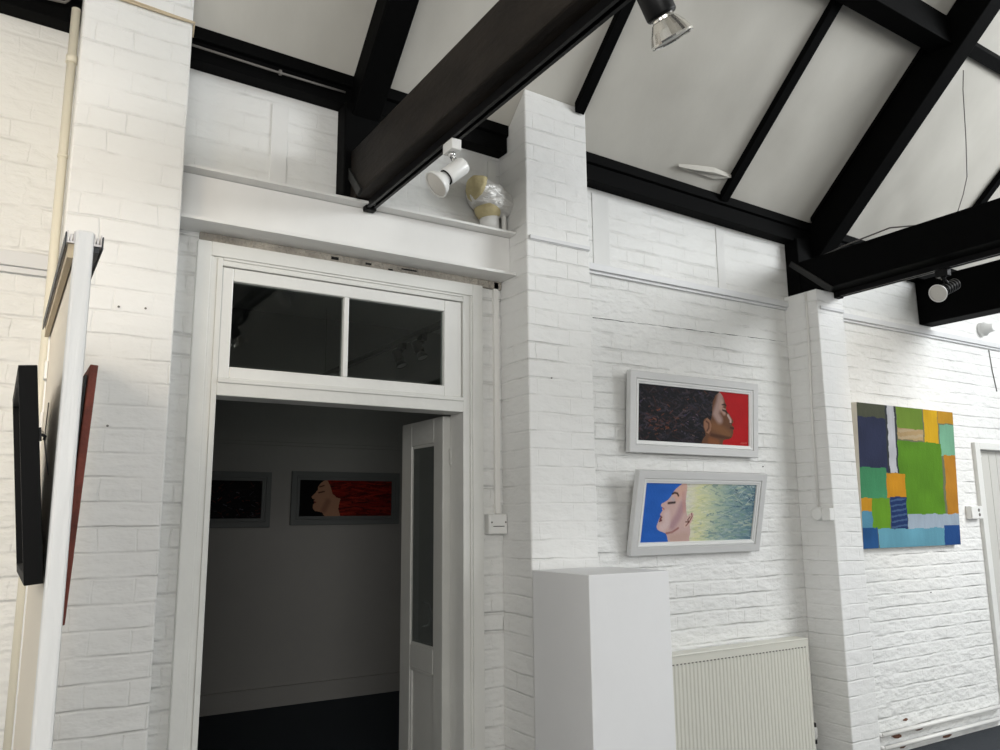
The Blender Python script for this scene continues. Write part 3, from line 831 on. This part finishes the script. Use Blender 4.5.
def paint_abstract(H, W_):
    f = quad_uv(((65, 85), (425, 120), (88, 632), (455, 620)))
    v, u = np.mgrid[0:H, 0:W_].astype(float); v = (v + .5) / H; u = (u + .5) / W_
    du = 0.006 * (vnoise((H, W_), (10, 26), 61) - .5) * 2; dv = 0.006 * (vnoise((H, W_), (26, 10), 62) - .5) * 2
    U = u + du; V = v + dv
    img = np.zeros((H, W_, 3)) + L3((120, 125, 95))
    blocks = [((60, 80), (178, 150), (84, 88, 72)), ((60, 136), (180, 348), (48, 55, 84)), ((163, 98), (215, 352), (60, 66, 70)),
              ((170, 98), (208, 352), (206, 208, 216)), ((204, 98), (306, 190), (122, 154, 58)), ((208, 180), (308, 230), (186, 160, 118)),
              ((306, 108), (368, 246), (224, 178, 36)), ((362, 110), (440, 168), (200, 150, 46)), ((368, 166), (445, 290), (128, 184, 152)),
              ((388, 284), (460, 515), (198, 136, 44)), ((208, 229), (392, 514), (96, 148, 38)), ((70, 330), (172, 447), (74, 152, 106)),
              ((168, 352), (240, 443), (222, 156, 36)), ((70, 445), (122, 500), (214, 156, 40)), ((70, 494), (122, 560), (96, 156, 184)),
              ((117, 445), (184, 560), (108, 160, 42)), ((181, 441), (247, 560), (34, 58, 108)), ((245, 506), (465, 575), (176, 192, 208)),
              ((75, 556), (142, 645), (44, 94, 152)), ((140, 560), (392, 645), (112, 174, 196)), ((386, 548), (470, 645), (40, 84, 148))]
    for i, (a, b_, c) in enumerate(blocks):
        (u0, v0), (u1, v1) = f(a), f(b_)
        if a[0] < 90: u0 = -1
        if b_[0] > 430: u1 = 2
        if b_[1] > 640: v1 = 2
        if a[1] < 115 and a[1] != 98 + 100: v0 = v0 if v0 > .06 else -1
        m_ = (U > u0) & (U < u1) & (V > v0) & (V < v1)
        tx = (0.88 + 0.24 * vnoise((H, W_), (6, 9), 70 + i)) * (0.95 + 0.1 * vnoise((H, W_), (60, 14), 90 + i))
        img = np.where(m_[..., None], L3(c) * tx[..., None], img)
    (u0, v0), (u1, v1) = f((183, 446)), f((245, 556))
    st = (U > u0) & (U < u1) & (V > v0) & (V < v1) & (np.sin(V * 170 + 2 * u * 10) > 0.5)
    img = blend(img, st, L3((90, 120, 160)), .6)
    (u0, v0), (u1, v1) = f((210, 183)), f((306, 228))
    st = (U > u0) & (U < u1) & (V > v0) & (V < v1) & (np.sin(V * 120 + u * 14) > 0.3)
    img = blend(img, st, L3((206, 190, 160)), .5)
    return img * 0.8


def canvas(name, img, w_, h_, thick, m_face, m_edge, parent=None):
    """painted face in the local xz plane at y=-thick, box body behind it"""
    H, W_ = img.shape[:2]
    vs = []
    for j in range(H + 1):
        for i in range(W_ + 1):
            vs.append((-w_ / 2 + w_ * i / W_, -thick, h_ - h_ * j / H))
    fs = [[j * (W_ + 1) + i, (j + 1) * (W_ + 1) + i, (j + 1) * (W_ + 1) + i + 1, j * (W_ + 1) + i + 1] for j in range(H) for i in range(W_)]
    nf = len(fs); n = len(vs)
    vs += [(-w_ / 2, -thick, 0), (w_ / 2, -thick, 0), (w_ / 2, 0, 0), (-w_ / 2, 0, 0), (-w_ / 2, -thick, h_), (w_ / 2, -thick, h_), (w_ / 2, 0, h_), (-w_ / 2, 0, h_)]
    for a in ((3, 2, 1, 0), (4, 5, 6, 7), (1, 2, 6, 5), (2, 3, 7, 6), (3, 0, 4, 7)):
        fs.append([n + i for i in a])
    me = bpy.data.meshes.new(name); me.from_pydata(vs, [], fs)
    me.materials.append(M[m_face]); me.materials.append(M[m_edge])
    for p in me.polygons[nf:]: p.material_index = 1
    at = me.color_attributes.new('paint', 'FLOAT_COLOR', 'CORNER')
    cols = np.ones((len(me.loops), 4), np.float32)
    flat = np.clip(img.reshape(-1, 3), 0, 1)
    cols[:nf * 4, :3] = np.repeat(flat, 4, axis=0)
    at.data.foreach_set('color', cols.ravel())
    o = bpy.data.objects.new(name, me); C.objects.link(o)
    if parent: o.parent = parent
    return o


def framed(name, label, group, loc, tilt, w_, h_, border, img, m_frame='frame_grey', m_lip='frame_lip', dep=0.027):
    t = thing(name, label, 'painting', loc, group)
    t.rotation_euler = (tilt, 0, 0)
    b = MB()
    # outer moulding: mitred profile (inset, y, z handled by ring loft)
    prof = [(0.0, 0.0), (0.0, -dep), (0.003, -dep - .003), (0.036, -dep - .003), (0.038, -dep + .004), (0.041, -dep + .004), (0.041, 0)]

    def ring(ins, y): return [(-w_ / 2 + ins, y, ins), (w_ / 2 - ins, y, ins), (w_ / 2 - ins, y, h_ - ins), (-w_ / 2 + ins, y, h_ - ins)]
    for (i0, y0), (i1, y1) in zip(prof[:-1], prof[1:]):
        r0, r1 = ring(i0, y0), ring(i1, y1)
        for k_ in range(4): b.face([r0[k_], r0[(k_ + 1) % 4], r1[(k_ + 1) % 4], r1[k_]])
    b.build('frame_moulding', m_frame, t)
    b = MB()
    prof = [(0.041, -0.002), (0.041, -dep + .002), (0.043, -dep), (0.050, -dep + .001), (0.0515, -dep + .005), (border - .001, -dep + .006), (border, -dep + .012), (border, -0.002)]
    for (i0, y0), (i1, y1) in zip(prof[:-1], prof[1:]):
        r0, r1 = ring(i0, y0), ring(i1, y1)
        for k_ in range(4): b.face([r0[k_], r0[(k_ + 1) % 4], r1[(k_ + 1) % 4], r1[k_]])
    b.build('inner_lip', m_lip, t)
    c = canvas('painted_canvas', img, w_ - 2 * border + .002, h_ - 2 * border + .002, dep - .015, 'oil', 'canvas_edge', t)
    c.location = (0, -0.002, border - .001)
    return t


t1 = math.atan2(0.030, 0.40); t2 = math.atan2(0.088, 0.40)
framed('framed_painting', 'grey framed painting of a dark-haired woman in profile on red, upper of two', 'portraits in pale grey frames',
       (2.993, 2.955, 1.643), t1, 0.897, 0.396, 0.0605, paint_dark_portrait(96, 264))
framed('framed_painting', 'grey framed painting of a pale blonde woman in profile on blue, lower of two', 'portraits in pale grey frames',
       (2.964, 2.955, 1.163), t2, 0.878, 0.403, 0.0605, paint_pale_portrait(96, 264))
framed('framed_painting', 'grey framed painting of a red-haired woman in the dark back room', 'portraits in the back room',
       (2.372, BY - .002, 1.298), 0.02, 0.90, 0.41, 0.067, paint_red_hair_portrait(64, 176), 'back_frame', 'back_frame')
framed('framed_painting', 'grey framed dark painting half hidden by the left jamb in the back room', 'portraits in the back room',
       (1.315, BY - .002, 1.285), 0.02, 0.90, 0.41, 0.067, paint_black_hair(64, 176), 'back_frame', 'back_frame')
ab = canvas('abstract_painting', paint_abstract(200, 240), 1.02, 0.852, 0.036, 'acrylic', 'canvas_edge')
ab.location = (4.795, 2.966, 1.145); ab.rotation_euler = (math.atan2(0.038, 0.85), 0, 0)
tag(ab, 'unframed abstract canvas of green, orange, navy and blue blocks on the right wall', 'painting')

# ------------------------------------------------------------------ plinth
b = MB(); b.box(1.838, 2.225, 2.36, 2.722, 0, 1.134)
tag(b.build('display_plinth', 'plinth', bevel=0.003), 'tall white painted display plinth standing in front of the centre pilaster', 'plinth')

# ------------------------------------------------------------------ radiator
RX0, RX1, RZ0, RZ1, RY = 2.32, 3.668, 0.11, 0.708, 2.885
rad = thing('radiator', 'cream ribbed panel radiator on the wall beside the plinth', 'radiator', (RX0, RY, RZ0))
roff = Matrix.Translation((-RX0, -RY, -RZ0))
b = MB(); n = 54; st = (RX1 - RX0 - .03) / n
x = RX0 + .015; ptsx = []
for i in range(n):
    ptsx += [(x, 0), (x + st * .30, 0), (x + st * .5, .0032), (x + st * .8, .0032)]; x += st
ptsx.append((x, 0))
for (xa, da), (xb, db) in zip(ptsx[:-1], ptsx[1:]):
    b.face([(xa, RY - .008 + da, RZ0 + .03), (xb, RY - .008 + db, RZ0 + .03), (xb, RY - .008 + db, RZ1 - .042), (xa, RY - .008 + da, RZ1 - .042)])
b.box(RX0, RX1, RY, RY + .012, RZ0 + .03, RZ1 - .042)
b.box(RX0, RX0 + .015, RY - .008, RY, RZ0 + .03, RZ1 - .042); b.box(RX1 - .015, RX1, RY - .008, RY, RZ0 + .03, RZ1 - .042)
b.box(RX0, RX1, RY - .008, RY + .012, RZ0, RZ0 + .03); b.box(RX0, RX1, RY - .008, RY + .012, RZ1 - .042, RZ1 - .01)
b.build('ribbed_panel', 'radiator', rad).data.transform(roff)
b = MB(); b.box(RX0 - .004, RX1 + .004, RY - .010, RY + .07, RZ1 - .010, RZ1); b.build('top_grille', 'radiator', rad, bevel=.003).data.transform(roff)
for xx in (RX0, RX1):
    b = MB()
    s_ = -.003 if xx == RX0 else 0
    b.box(xx + s_, xx + s_ + .003, RY - .008, RY + .07, RZ0, RZ1 - .0095); b.build('side_cover', 'radiator', rad).data.transform(roff)
b = MB(); x = RX0 + .015
for i in range(n):
    b.box(x + st * .45, x + st * .85, RY - .0088, RY - .007, RZ1 - .047, RZ1 - .0415); x += st
o = b.build('slot_row', 'grey_pipe', rad); o.data.transform(roff)
b = MB(); b.tube([(RX1 - .01, RY + .03, .20), (RX1 + .05, RY + .03, .20)], .009); b.tube([(RX1 + .045, RY + .03, .20), (RX1 + .045, RY + .03, 0.005)], .008)
b.build('valve_pipe', 'plastic', rad).data.transform(roff)
b = MB(); b.lathe((RX1 + .045, RY + .03, .195), (0, 0, 1), [(0, .012), (.01, .018), (.055, .020), (.062, .014)], 16); b.build('valve_head', 'plastic', rad).data.transform(roff)
for zz in (.257, .175):
    b = MB(); b.lathe((RX1 + .045, RY + .03, zz), (0, 0, 1), [(0, .015), (.018, .015)], 16); b.build('valve_collar', 'black', rad).data.transform(roff)

# ------------------------------------------------------------------ skirting pipes at far right
for (z, y, xs, lab) in ((0.128, 2.925, 4.30, 'white heating pipe along the wall foot, upper of two'), (0.062, 2.915, 4.30, 'white heating pipe along the wall foot, lower of two')):
    b = MB(); b.tube([(xs, y, z), (5.6, y, z)], 0.012, 12)
    b.tube([(xs + .002, y, z), (xs - .012, y + .035, z - (.0 if z > .1 else 0))], 0.012, 12)
    tag(b.build('heating_pipe', 'conduit'), lab, 'pipe', 'heating pipes at the wall foot')
for (x, z, s) in ((4.60, 0.165, .018), (4.50, 0.09, .03), (4.72, 0.10, .03), (5.0, 0.02, .03), (4.55, 0.03, .025)):
    b = MB(); pts = []
    for k_ in range(9):
        a_ = k_ / 9 * 2 * math.pi; r_ = s * (0.6 + 0.5 * random.random())
        pts.append((x + math.cos(a_) * r_ * 1.8, z + math.sin(a_) * r_ * .55))
    b.face([(p_[0], 2.967, p_[1]) for p_ in pts][::-1]); b.face([(p_[0], 2.969, p_[1]) for p_ in pts])
    for k_ in range(9):
        p_, q_ = pts[k_], pts[(k_ + 1) % 9]
        b.face([(p_[0], 2.967, p_[1]), (q_[0], 2.967, q_[1]), (q_[0], 2.969, q_[1]), (p_[0], 2.969, p_[1])])
    b.build('flaking_patch', 'rust', bpy.data.objects['wall_front'])

# ------------------------------------------------------------------ electrics
sw = thing('fused_switch', 'white fused switch box on the strip of wall right of the door frame', 'switch', (1.809, WY, 1.313))
b = MB(); b.box(-.044, .044, -.038, 0, -.042, .042); b.build('back_box', 'plastic', sw, bevel=.003)
b = MB(); b.box(-.0425, .0425, -.045, -.038, -.0405, .0405); b.build('faceplate', 'plastic', sw, bevel=.004)
b = MB(); b.box(-.027, .027, -.0475, -.046, -.010, -.007); b.build('fuse_slot', 'void', sw)
for x in (-.034, .034):
    b = MB(); b.lathe((x, -.046, .008), (0, -1, 0), [(0, .004), (.001, .004)], 10); b.build('screw', 'grey_pipe', sw)
b = MB(); b.box(1.812, 1.836, WY - .018, WY, 1.357, 2.376)
tag(b.build('cable_trunking', 'conduit', bevel=.002), 'white vertical trunking rising from the switch to the steel lintel', 'trunking')

jb = thing('junction_box', 'round white junction box on the side of the right pilaster', 'junction box', (3.795, 2.835, 1.345))
b = MB(); b.lathe((0, 0, 0), (-1, 0, 0), [(0, .036), (.028, .036), (.032, .03)], 20); b.build('box_body', 'plastic', jb)
b = MB(); b.box(-.034, 0, -.085, -.034, -.035, .03); b.build('socket_block', 'plastic', jb, bevel=.003)
b = MB(); b.tube([(3.788, 2.815, 2.575), (3.788, 2.818, 2.3), (3.788, 2.834, 1.9), (3.788, 2.838, 1.383)], .006, 8)
tag(b.build('cable', 'conduit'), 'thin white painted cable down the side of the right pilaster', 'cable')

sk = thing('wall_socket', 'white double switch socket beside the grey door at far right', 'socket', (5.545, WY, 1.345))
b = MB(); b.box(-.07, .07, -.036, 0, -.042, .042); b.build('back_box', 'plastic', sw if False else sk, bevel=.003)
b = MB(); b.box(-.068, .068, -.042, -.036, -.04, .04); b.build('faceplate', 'plastic', sk, bevel=.003)
for x, z in ((.015, .016), (.02, -.014)):
    b = MB(); b.lathe((x, -.042, z), (0, -1, 0), [(0, .011), (.003, .010)], 12); b.build('switch_button', 'grey_pipe', sk)
b = MB(); b.lathe((5.93, WY, 2.64), (0, -1, 0), [(0, .05), (.035, .05), (.05, .035), (.09, .028), (.095, .02)], 24)
tag(b.build('ceiling_sensor', 'plastic'), 'round white sensor fixed to the wall under the deep cross beam', 'sensor')
b = MB(); b.tube([(6.005, WY - .004, 2.50), (6.02, WY - .004, 2.35), (6.05, WY - .004, 2.2)], .003, 6)
tag(b.build('cable', 'grey_pipe'), 'thin grey wire hanging down the wall at the right edge', 'cable')

b = MB(); b.tube([(0.095, 2.865, 0.0), (0.095, 2.865, 1.6), (0.096, 2.865, 3.06)], .0145, 12)
b.tube([(0.0955, 2.865, 2.86), (0.0955, 2.865, 2.885)], .018, 12); b.tube([(0.0955, 2.865, 2.52), (0.0955, 2.865, 2.53)], .0165, 12)
b.tube([(0.0955, 2.865, 2.87), (0.0955, 2.968, 2.87)], .007, 8); b.tube([(0.0955, 2.865, 1.5), (0.0955, 2.968, 1.5)], .007, 8)
tag(b.build('conduit_pipe', 'cream'), 'cream vertical conduit pipe in the corner left of the left pilaster', 'pipe')
b = MB(); b.tube([(0.458, 2.872, 3.055), (0.76, 2.872, 3.043), (1.065, 2.872, 3.037)], .0045, 8)
for x in (0.80,): b.tube([(x, 2.872, 3.034), (x, 2.872, 3.052)], .007, 8)
tag(b.build('conduit_pipe', 'grey_pipe'), 'thin grey conduit clipped along the wall plate above the door bay', 'pipe')
b = MB(); b.tube([(0.10, 2.742, 3.072), (0.25, 2.742, 3.068), (0.38, 2.742, 3.062), (0.456, 2.742, 3.062), (0.458, 2.78, 3.03)], .0045, 8)
b.tube([(0.10, 2.742, 3.081), (0.25, 2.742, 3.077), (0.40, 2.742, 3.067), (0.457, 2.744, 3.066)], .003, 8)
tag(b.build('cable', 'wood_batten'), 'twisted tan cable across the top of the left pilaster', 'cable')
b = MB(); b.tube([(-0.12, 2.86, 3.10), (-0.02, 2.86, 3.065), (0.06, 2.86, 3.07), (0.10, 2.86, 3.12)], .005, 8)
tag(b.build('cable', 'grey_pipe'), 'grey cable drooping across the wall plate at top left', 'cable')
# hanging wire by the right truss
wr = [(4.33, 2.10, 3.74), (4.301, 2.10, 3.615), (4.291, 2.11, 3.324), (4.277, 2.12, 3.113), (4.235, 2.13, 3.005), (4.173, 2.14, 2.89), (4.09, 2.15, 2.80)]
b = MB(); b.tube(wr, .0028, 6)
tag(b.build('cable', 'grey_pipe'), 'thin dark wire dangling from the ceiling beside the right truss', 'cable')
b = MB(); b.tube([(3.93, 2.86, 2.80), (3.90, 2.6, 2.815), (3.90, 2.35, 2.83), (3.92, 2.2, 2.80)], .004, 6)
tag(b.build('cable', 'grey_pipe'), 'loose grey cable lying on top of the right tie beam', 'cable')

# lagged pipe standing on the lintel
lp = thing('lagged_pipe', 'pipe elbow lagged with silver foil and yellow tape standing on the lintel', 'pipe', (1.755, 2.895, 2.578))
b = MB(); b.lathe((0, 0, 0), (0, 0, 1), [(0, .043), (.09, .043)], 24); b.build('pipe_stub', 'plastic', lp)
b = MB()
b.tube([(0, 0, .062), (-.002, 0, .078), (-.006, 0, .095), (-.012, 0, .118)], [.040, .052, .058, .060], 24); b.build('yellow_band', 'yellow_tape', lp)


def crumple(pts, rads, n_, seed, fold):
    b_ = MB(); b_.tube(pts, rads, n_); r_ = random.Random(seed); ph = [r_.uniform(0, 6.28) for _ in range(4)]
    ctr = [Vector(p_) for p_ in pts]
    for i_, ring_ in enumerate(pts):
        c_ = ctr[i_]
        for k_ in range(n_):
            v_ = Vector(b_.v[i_ * n_ + k_]) - c_; a_ = k_ / n_ * 6.283
            f_ = 1 + fold * (math.sin(a_ * 5 + i_ * .9 + ph[0]) * .5 + math.sin(a_ * 9 - i_ * 1.3 + ph[1]) * .35 + r_.uniform(-.45, .45))
            b_.v[i_ * n_ + k_] = tuple(c_ + v_ * f_)
    return b_


bl = [((-.088, -.01, .196), .036), ((-.072, -.01, .190), .052), ((-.050, -.005, .180), .062), ((-.028, 0, .168), .068), ((-.005, 0, .158), .070), ((.018, 0, .152), .068),
      ((.040, .005, .148), .062), ((.062, .01, .146), .057), ((.084, .015, .146), .052), ((.100, .02, .144), .036)]
bl = [((p_[0] * 1.15, y_, z_), r_ * 1.08) for ((p_, y_, z_), r_) in [(((q_[0][0],), q_[0][1], q_[0][2]), q_[1]) for q_ in bl]]
b = crumple([p_[0] for p_ in bl], [p_[1] for p_ in bl], 40, 4, .09)
fo = b.build('foil_wrap', 'foil', lp); sd_ = fo.modifiers.new('sub', 'SUBSURF'); sd_.levels = 1; sd_.render_levels = 1
b = crumple([(-.100, -.014, .196), (-.088, -.014, .194), (-.068, -.012, .187), (-.052, -.010, .182)], [.022, .042, .056, .064], 24, 9, .05)
b.build('yellow_end', 'yellow_tape', lp).location = (-.016, -.006, .004)
b = MB(); b.tube([(.075, .0, 0), (.075, .0, .09), (.07, .0, .14)], .012, 10); b.build('thin_pipe', 'conduit', lp)


# ------------------------------------------------------------------ lighting tracks and spotlights
def track(x0, x1, y0, y1, z1, label, group='black lighting tracks'):
    t = thing('lighting_track', label, 'lighting track', (x0, y1, z1 - .03), group)
    o_ = Matrix.Translation((-x0, -y1, -(z1 - .03)))
    b = MB(); zb = z1 - .03; xm0, xm1 = x0 + .011, x1 - .011
    b.box(x0, x0 + .006, y0, y1, zb, z1); b.box(x1 - .006, x1, y0, y1, zb, z1); b.box(x0 + .006, x1 - .006, y0, y1, z1 - .008, z1)
    b.box(x0 + .006, xm0, y0, y1, zb, zb + .005); b.box(xm1, x1 - .006, y0, y1, zb, zb + .005)
    b.build('track_rail', 'black', t).data.transform(o_)
    b = MB(); b.box(x0 - .004, x1 + .004, y1, y1 + .035, zb - .006, z1); b.build('end_feed', 'black_satin', t, bevel=.002).data.transform(o_)
    return t


track(1.157, 1.193, -2.8, 2.84, 2.584, 'black lighting track under the brown tie beam above the doorway')
track(3.955, 3.992, -2.8, 2.72, 2.584, 'black lighting track under the right tie beam')


def spotlight(label, top, face_c, axis, rad_, body_r, body_m, head_m, blen, neck, adapter_m, group, rings=False, faceted=False):
    """top: point under the track; face_c: centre of the lamp face; axis: pointing direction"""
    t = thing('spotlight', label, 'spotlight', top, group)
    o0 = Vector(top); a = Vector(axis).normalized(); fc = Vector(face_c) - o0
    b = MB(); b.box(-.018, .018, -.032, .032, -.038, -.001); b.build('track_adapter', adapter_m, t, bevel=.003)
    back = fc - a * (neck + blen)
    mid = fc - a * (neck + blen * .75)
    b = MB(); b.lathe((0, 0, -.038), (0, 0, -1), [(0, .012), (.014, .012)], 14)
    side = mid
    b.tube([(0, 0, -.05), tuple(Vector((0, 0, -.05)).lerp(mid, .5) + Vector((0, 0, -.004))), tuple(mid)], .009, 10)
    b.build('swivel_arm', 'chrome' if adapter_m == 'plastic' else 'black', t)
    b = MB(); pr = [(0, body_r * .9), (.006, body_r), (blen - .004, body_r), (blen, body_r * .96)]
    if rings:
        pr = [(0, body_r * .9)]
        for k_ in range(5):
            s0 = blen * (k_ + .1) / 5; pr += [(s0, body_r * .88), (s0 + .002, body_r), (s0 + blen * .11, body_r), (s0 + blen * .115, body_r * .88)]
        pr += [(blen, body_r * .9)]
    b.lathe(back, a, pr, 28); b.build('lamp_holder', body_m, t)
    st0 = fc - a * neck
    b = MB(); b.lathe(st0, a, [(0, body_r * .72), (neck * .16, body_r * .74), (neck * .2, body_r * .85), (neck * .55, rad_ * .82), (neck * .92, rad_), (neck, rad_ * .985), (neck * .96, rad_ * .90)], 28 if not faceted else 36, cap1=False, facet=faceted)
    b.build('reflector_lamp', head_m, t)
    b = MB(); b.lathe(fc - a * (neck * .08), a, [(0, rad_ * .90), (neck * .03, rad_ * .6), (neck * .05, .001)], 28, cap0=False, cap1=False)
    b.build('lamp_lens', 'lens', t)
    b = MB(); b.lathe(st0 - a * .003, a, [(0, body_r * .9), (.005, body_r * .9)], 24); b.build('holder_ring', 'black', t)
    return t


spotlight('white spotlight under the brown tie beam, aimed down left beside the foil-lagged pipe', (1.175, 2.17, 2.554), (1.112, 2.165, 2.388), (-0.739, 0.0961, -0.6668), .047, .029, 'plastic', 'plastic', .080, .050, 'plastic', 'track spotlights')
spotlight('black spotlight with bare silvered reflector lamp at the top edge', (1.175, 1.19, 2.554), (1.176, 1.160, 2.366), (0.543, 0.017, -0.845), .049, .034, 'black', 'reflector', .10, .055, 'black', 'track spotlights', faceted=True)
spotlight('black ringed spotlight under the right tie beam facing the room', (3.975, 2.14, 2.554), (3.925, 2.15, 2.425), (-0.915, 0.019, -0.404), .046, .031, 'black', 'plastic', .13, .05, 'black', 'track spotlights', rings=True)

# track and two spots in the back room, seen through the transom
bt = thing('lighting_track', 'black lighting track on the back room ceiling seen through the transom', 'lighting track', (2.05, 3.7, 2.4), 'black lighting tracks')
b = MB(); b.box(-.018, .018, 0, 2.2, 0, .03); b.build('track_rail', 'black', bt)
for y in (.1, 2.1):
    b = MB(); b.tube([(0, y, .03), (0, y, .54)], .0012, 6); b.build('drop_rod', 'black', bt)
for (y, lab) in ((4.43, 'small black spotlight in the back room behind the transom, left one'), (4.15, 'small black spotlight in the back room behind the transom, right one')):
    spotlight(lab, (2.05, y, 2.40), (2.03, y - .05, 2.25), (0.25, -.35, -.9), .035, .028, 'black', 'black', .07, .04, 'black', 'back room spotlights')

# ------------------------------------------------------------------ display screen at left with its two pictures
scr = thing('display_screen', 'tall free-standing white display screen seen edge-on at left', 'display screen', (0.107, 1.70, 0))
TH = .0155
b = MB(); b.box(-TH + .002, TH - .002, .03, .82, 0.01, 1.895); b.build('panel', 'screen_face', scr, bevel=.001)
b = MB(); b.box(-TH - .0015, TH + .0015, 0, .032, 0, 1.902); b.build('edge_post', 'screen_edge', scr, bevel=.006)
b = MB(); b.box(-TH - .0015, TH + .0015, 0.80, 0.822, 0, 1.895); b.build('edge_post', 'screen_edge', scr, bevel=.003)
for s in (-1, 1):
    b = MB(); x0 = s * (TH + .001)
    b.box(*sorted((x0, x0 + s * .014)), 0.004, .82, 1.873, 1.877); b.box(*sorted((x0 + s * .0005, x0 + s * .0025)), 0.004, .82, 1.877, 1.897)
    b.box(*sorted((x0 + s * .012, x0 + s * .014)), 0.004, .82, 1.877, 1.897); b.box(*sorted((x0 + s * .0055, x0 + s * .0085)), 0.004, .82, 1.877, 1.890)
    b.build('hanging_channel', 'alu', scr)
    b = MB(); b.box(*sorted((x0, x0 + s * .011)), 0.012, .815, 1.845 if s < 0 else 1.862, 1.873); b.build('batten', 'wood_batten' if s < 0 else 'grey_rubber', scr)
    b = MB(); b.box(*sorted((x0 + s * .0145, x0 + s * .0172)), 0.0, .82, 1.866, 1.893); b.build('edge_blade', 'grey_rubber', scr, bevel=.001)
for z in (1.72, 1.58):
    b = MB(); b.box(-TH - .006, -TH + .0015, .76, .80, z, z + .05)
    b.build('fixing_plate', 'screen_edge', scr, bevel=.002)

# black deep-framed picture on the screen's left face, leaning out at the top
bf = thing('framed_picture', 'black deep-framed picture seen edge-on hanging on the left face of the screen', 'picture', (0.0885, 1.715, 1.230))
bf.rotation_euler = (0, -0.103, 0)
b = MB()
FL, FH, FD = .50, .402, .031
b.box(-FD, 0, 0, .02, 0, FH); b.box(-FD, 0, FL - .02, FL, 0, FH); b.box(-FD, 0, .02, FL - .02, 0, .02); b.box(-FD, 0, .02, FL - .02, FH - .02, FH)
b.build('frame', 'black_satin', bf, bevel=.001)
b = MB(); b.box(-.016, -.013, .02, FL - .02, .02, FH - .02); b.build('mount', 'paper', bf)
b = MB(); b.box(-.013, -.004, .02, FL - .02, .02, FH - .02); b.build('backing_board', 'black_satin', bf)
b = MB(); b.box(0, .004, .006, .018, .26, .285); b.tube([(.004, .012, .272), (.010, .014, .268), (.008, .016, .262)], .003, 8); b.build('hanging_ring', 'black', bf)
b = MB(); b.tube([(.009, .014, .265), (.018, .10, .20), (.018, .25, .30)], .0012, 6); b.tube([(.009, .014, .266), (.030, .25, .36)], .0012, 6); b.build('hanging_string', 'grey_pipe', bf)

# rust-edged canvas on the screen's right face
rc = thing('canvas_picture', 'rust-red edged canvas seen edge-on hanging on the right face of the screen', 'picture', (0.1275, 1.95, 1.129))
rc.rotation_euler = (0, 0.044, 0)
b = MB(); b.box(0.002, .0185, 0, .42, 0, .552); b.build('canvas_edge', 'red_edge', rc, bevel=.002)
b = MB(); b.box(-.004, -.0002, .012, .40, .02, .53); b.build('stretcher_back', 'grey_rubber', rc)

# small screws and nails left in the walls
for i, (x, y, z, lab) in enumerate(((0.284, PY, 2.012, 'left of two small screws in the left pilaster'), (0.363, PY, 2.017, 'right of two small screws in the left pilaster'),
                     (0.278, PY, 1.631, 'small dark nail in the left pilaster beside the red canvas edge'), (1.969, PY, 1.923, 'small dark nail high on the centre pilaster'), (3.52, WY, 1.60, 'small nail under the right corner of the upper portrait'),
                     (4.98, WY, 0.86, 'small nail in the wall below the abstract painting'))):
    b = MB(); b.lathe((x, y, z), (0, -1, 0), [(0, .002), (.004, .002), (.0045, .0038), (.006, .003)], 10)
    tag(b.build('nail', 'grey_pipe'), lab, 'nail', 'nails and screws in the white walls')
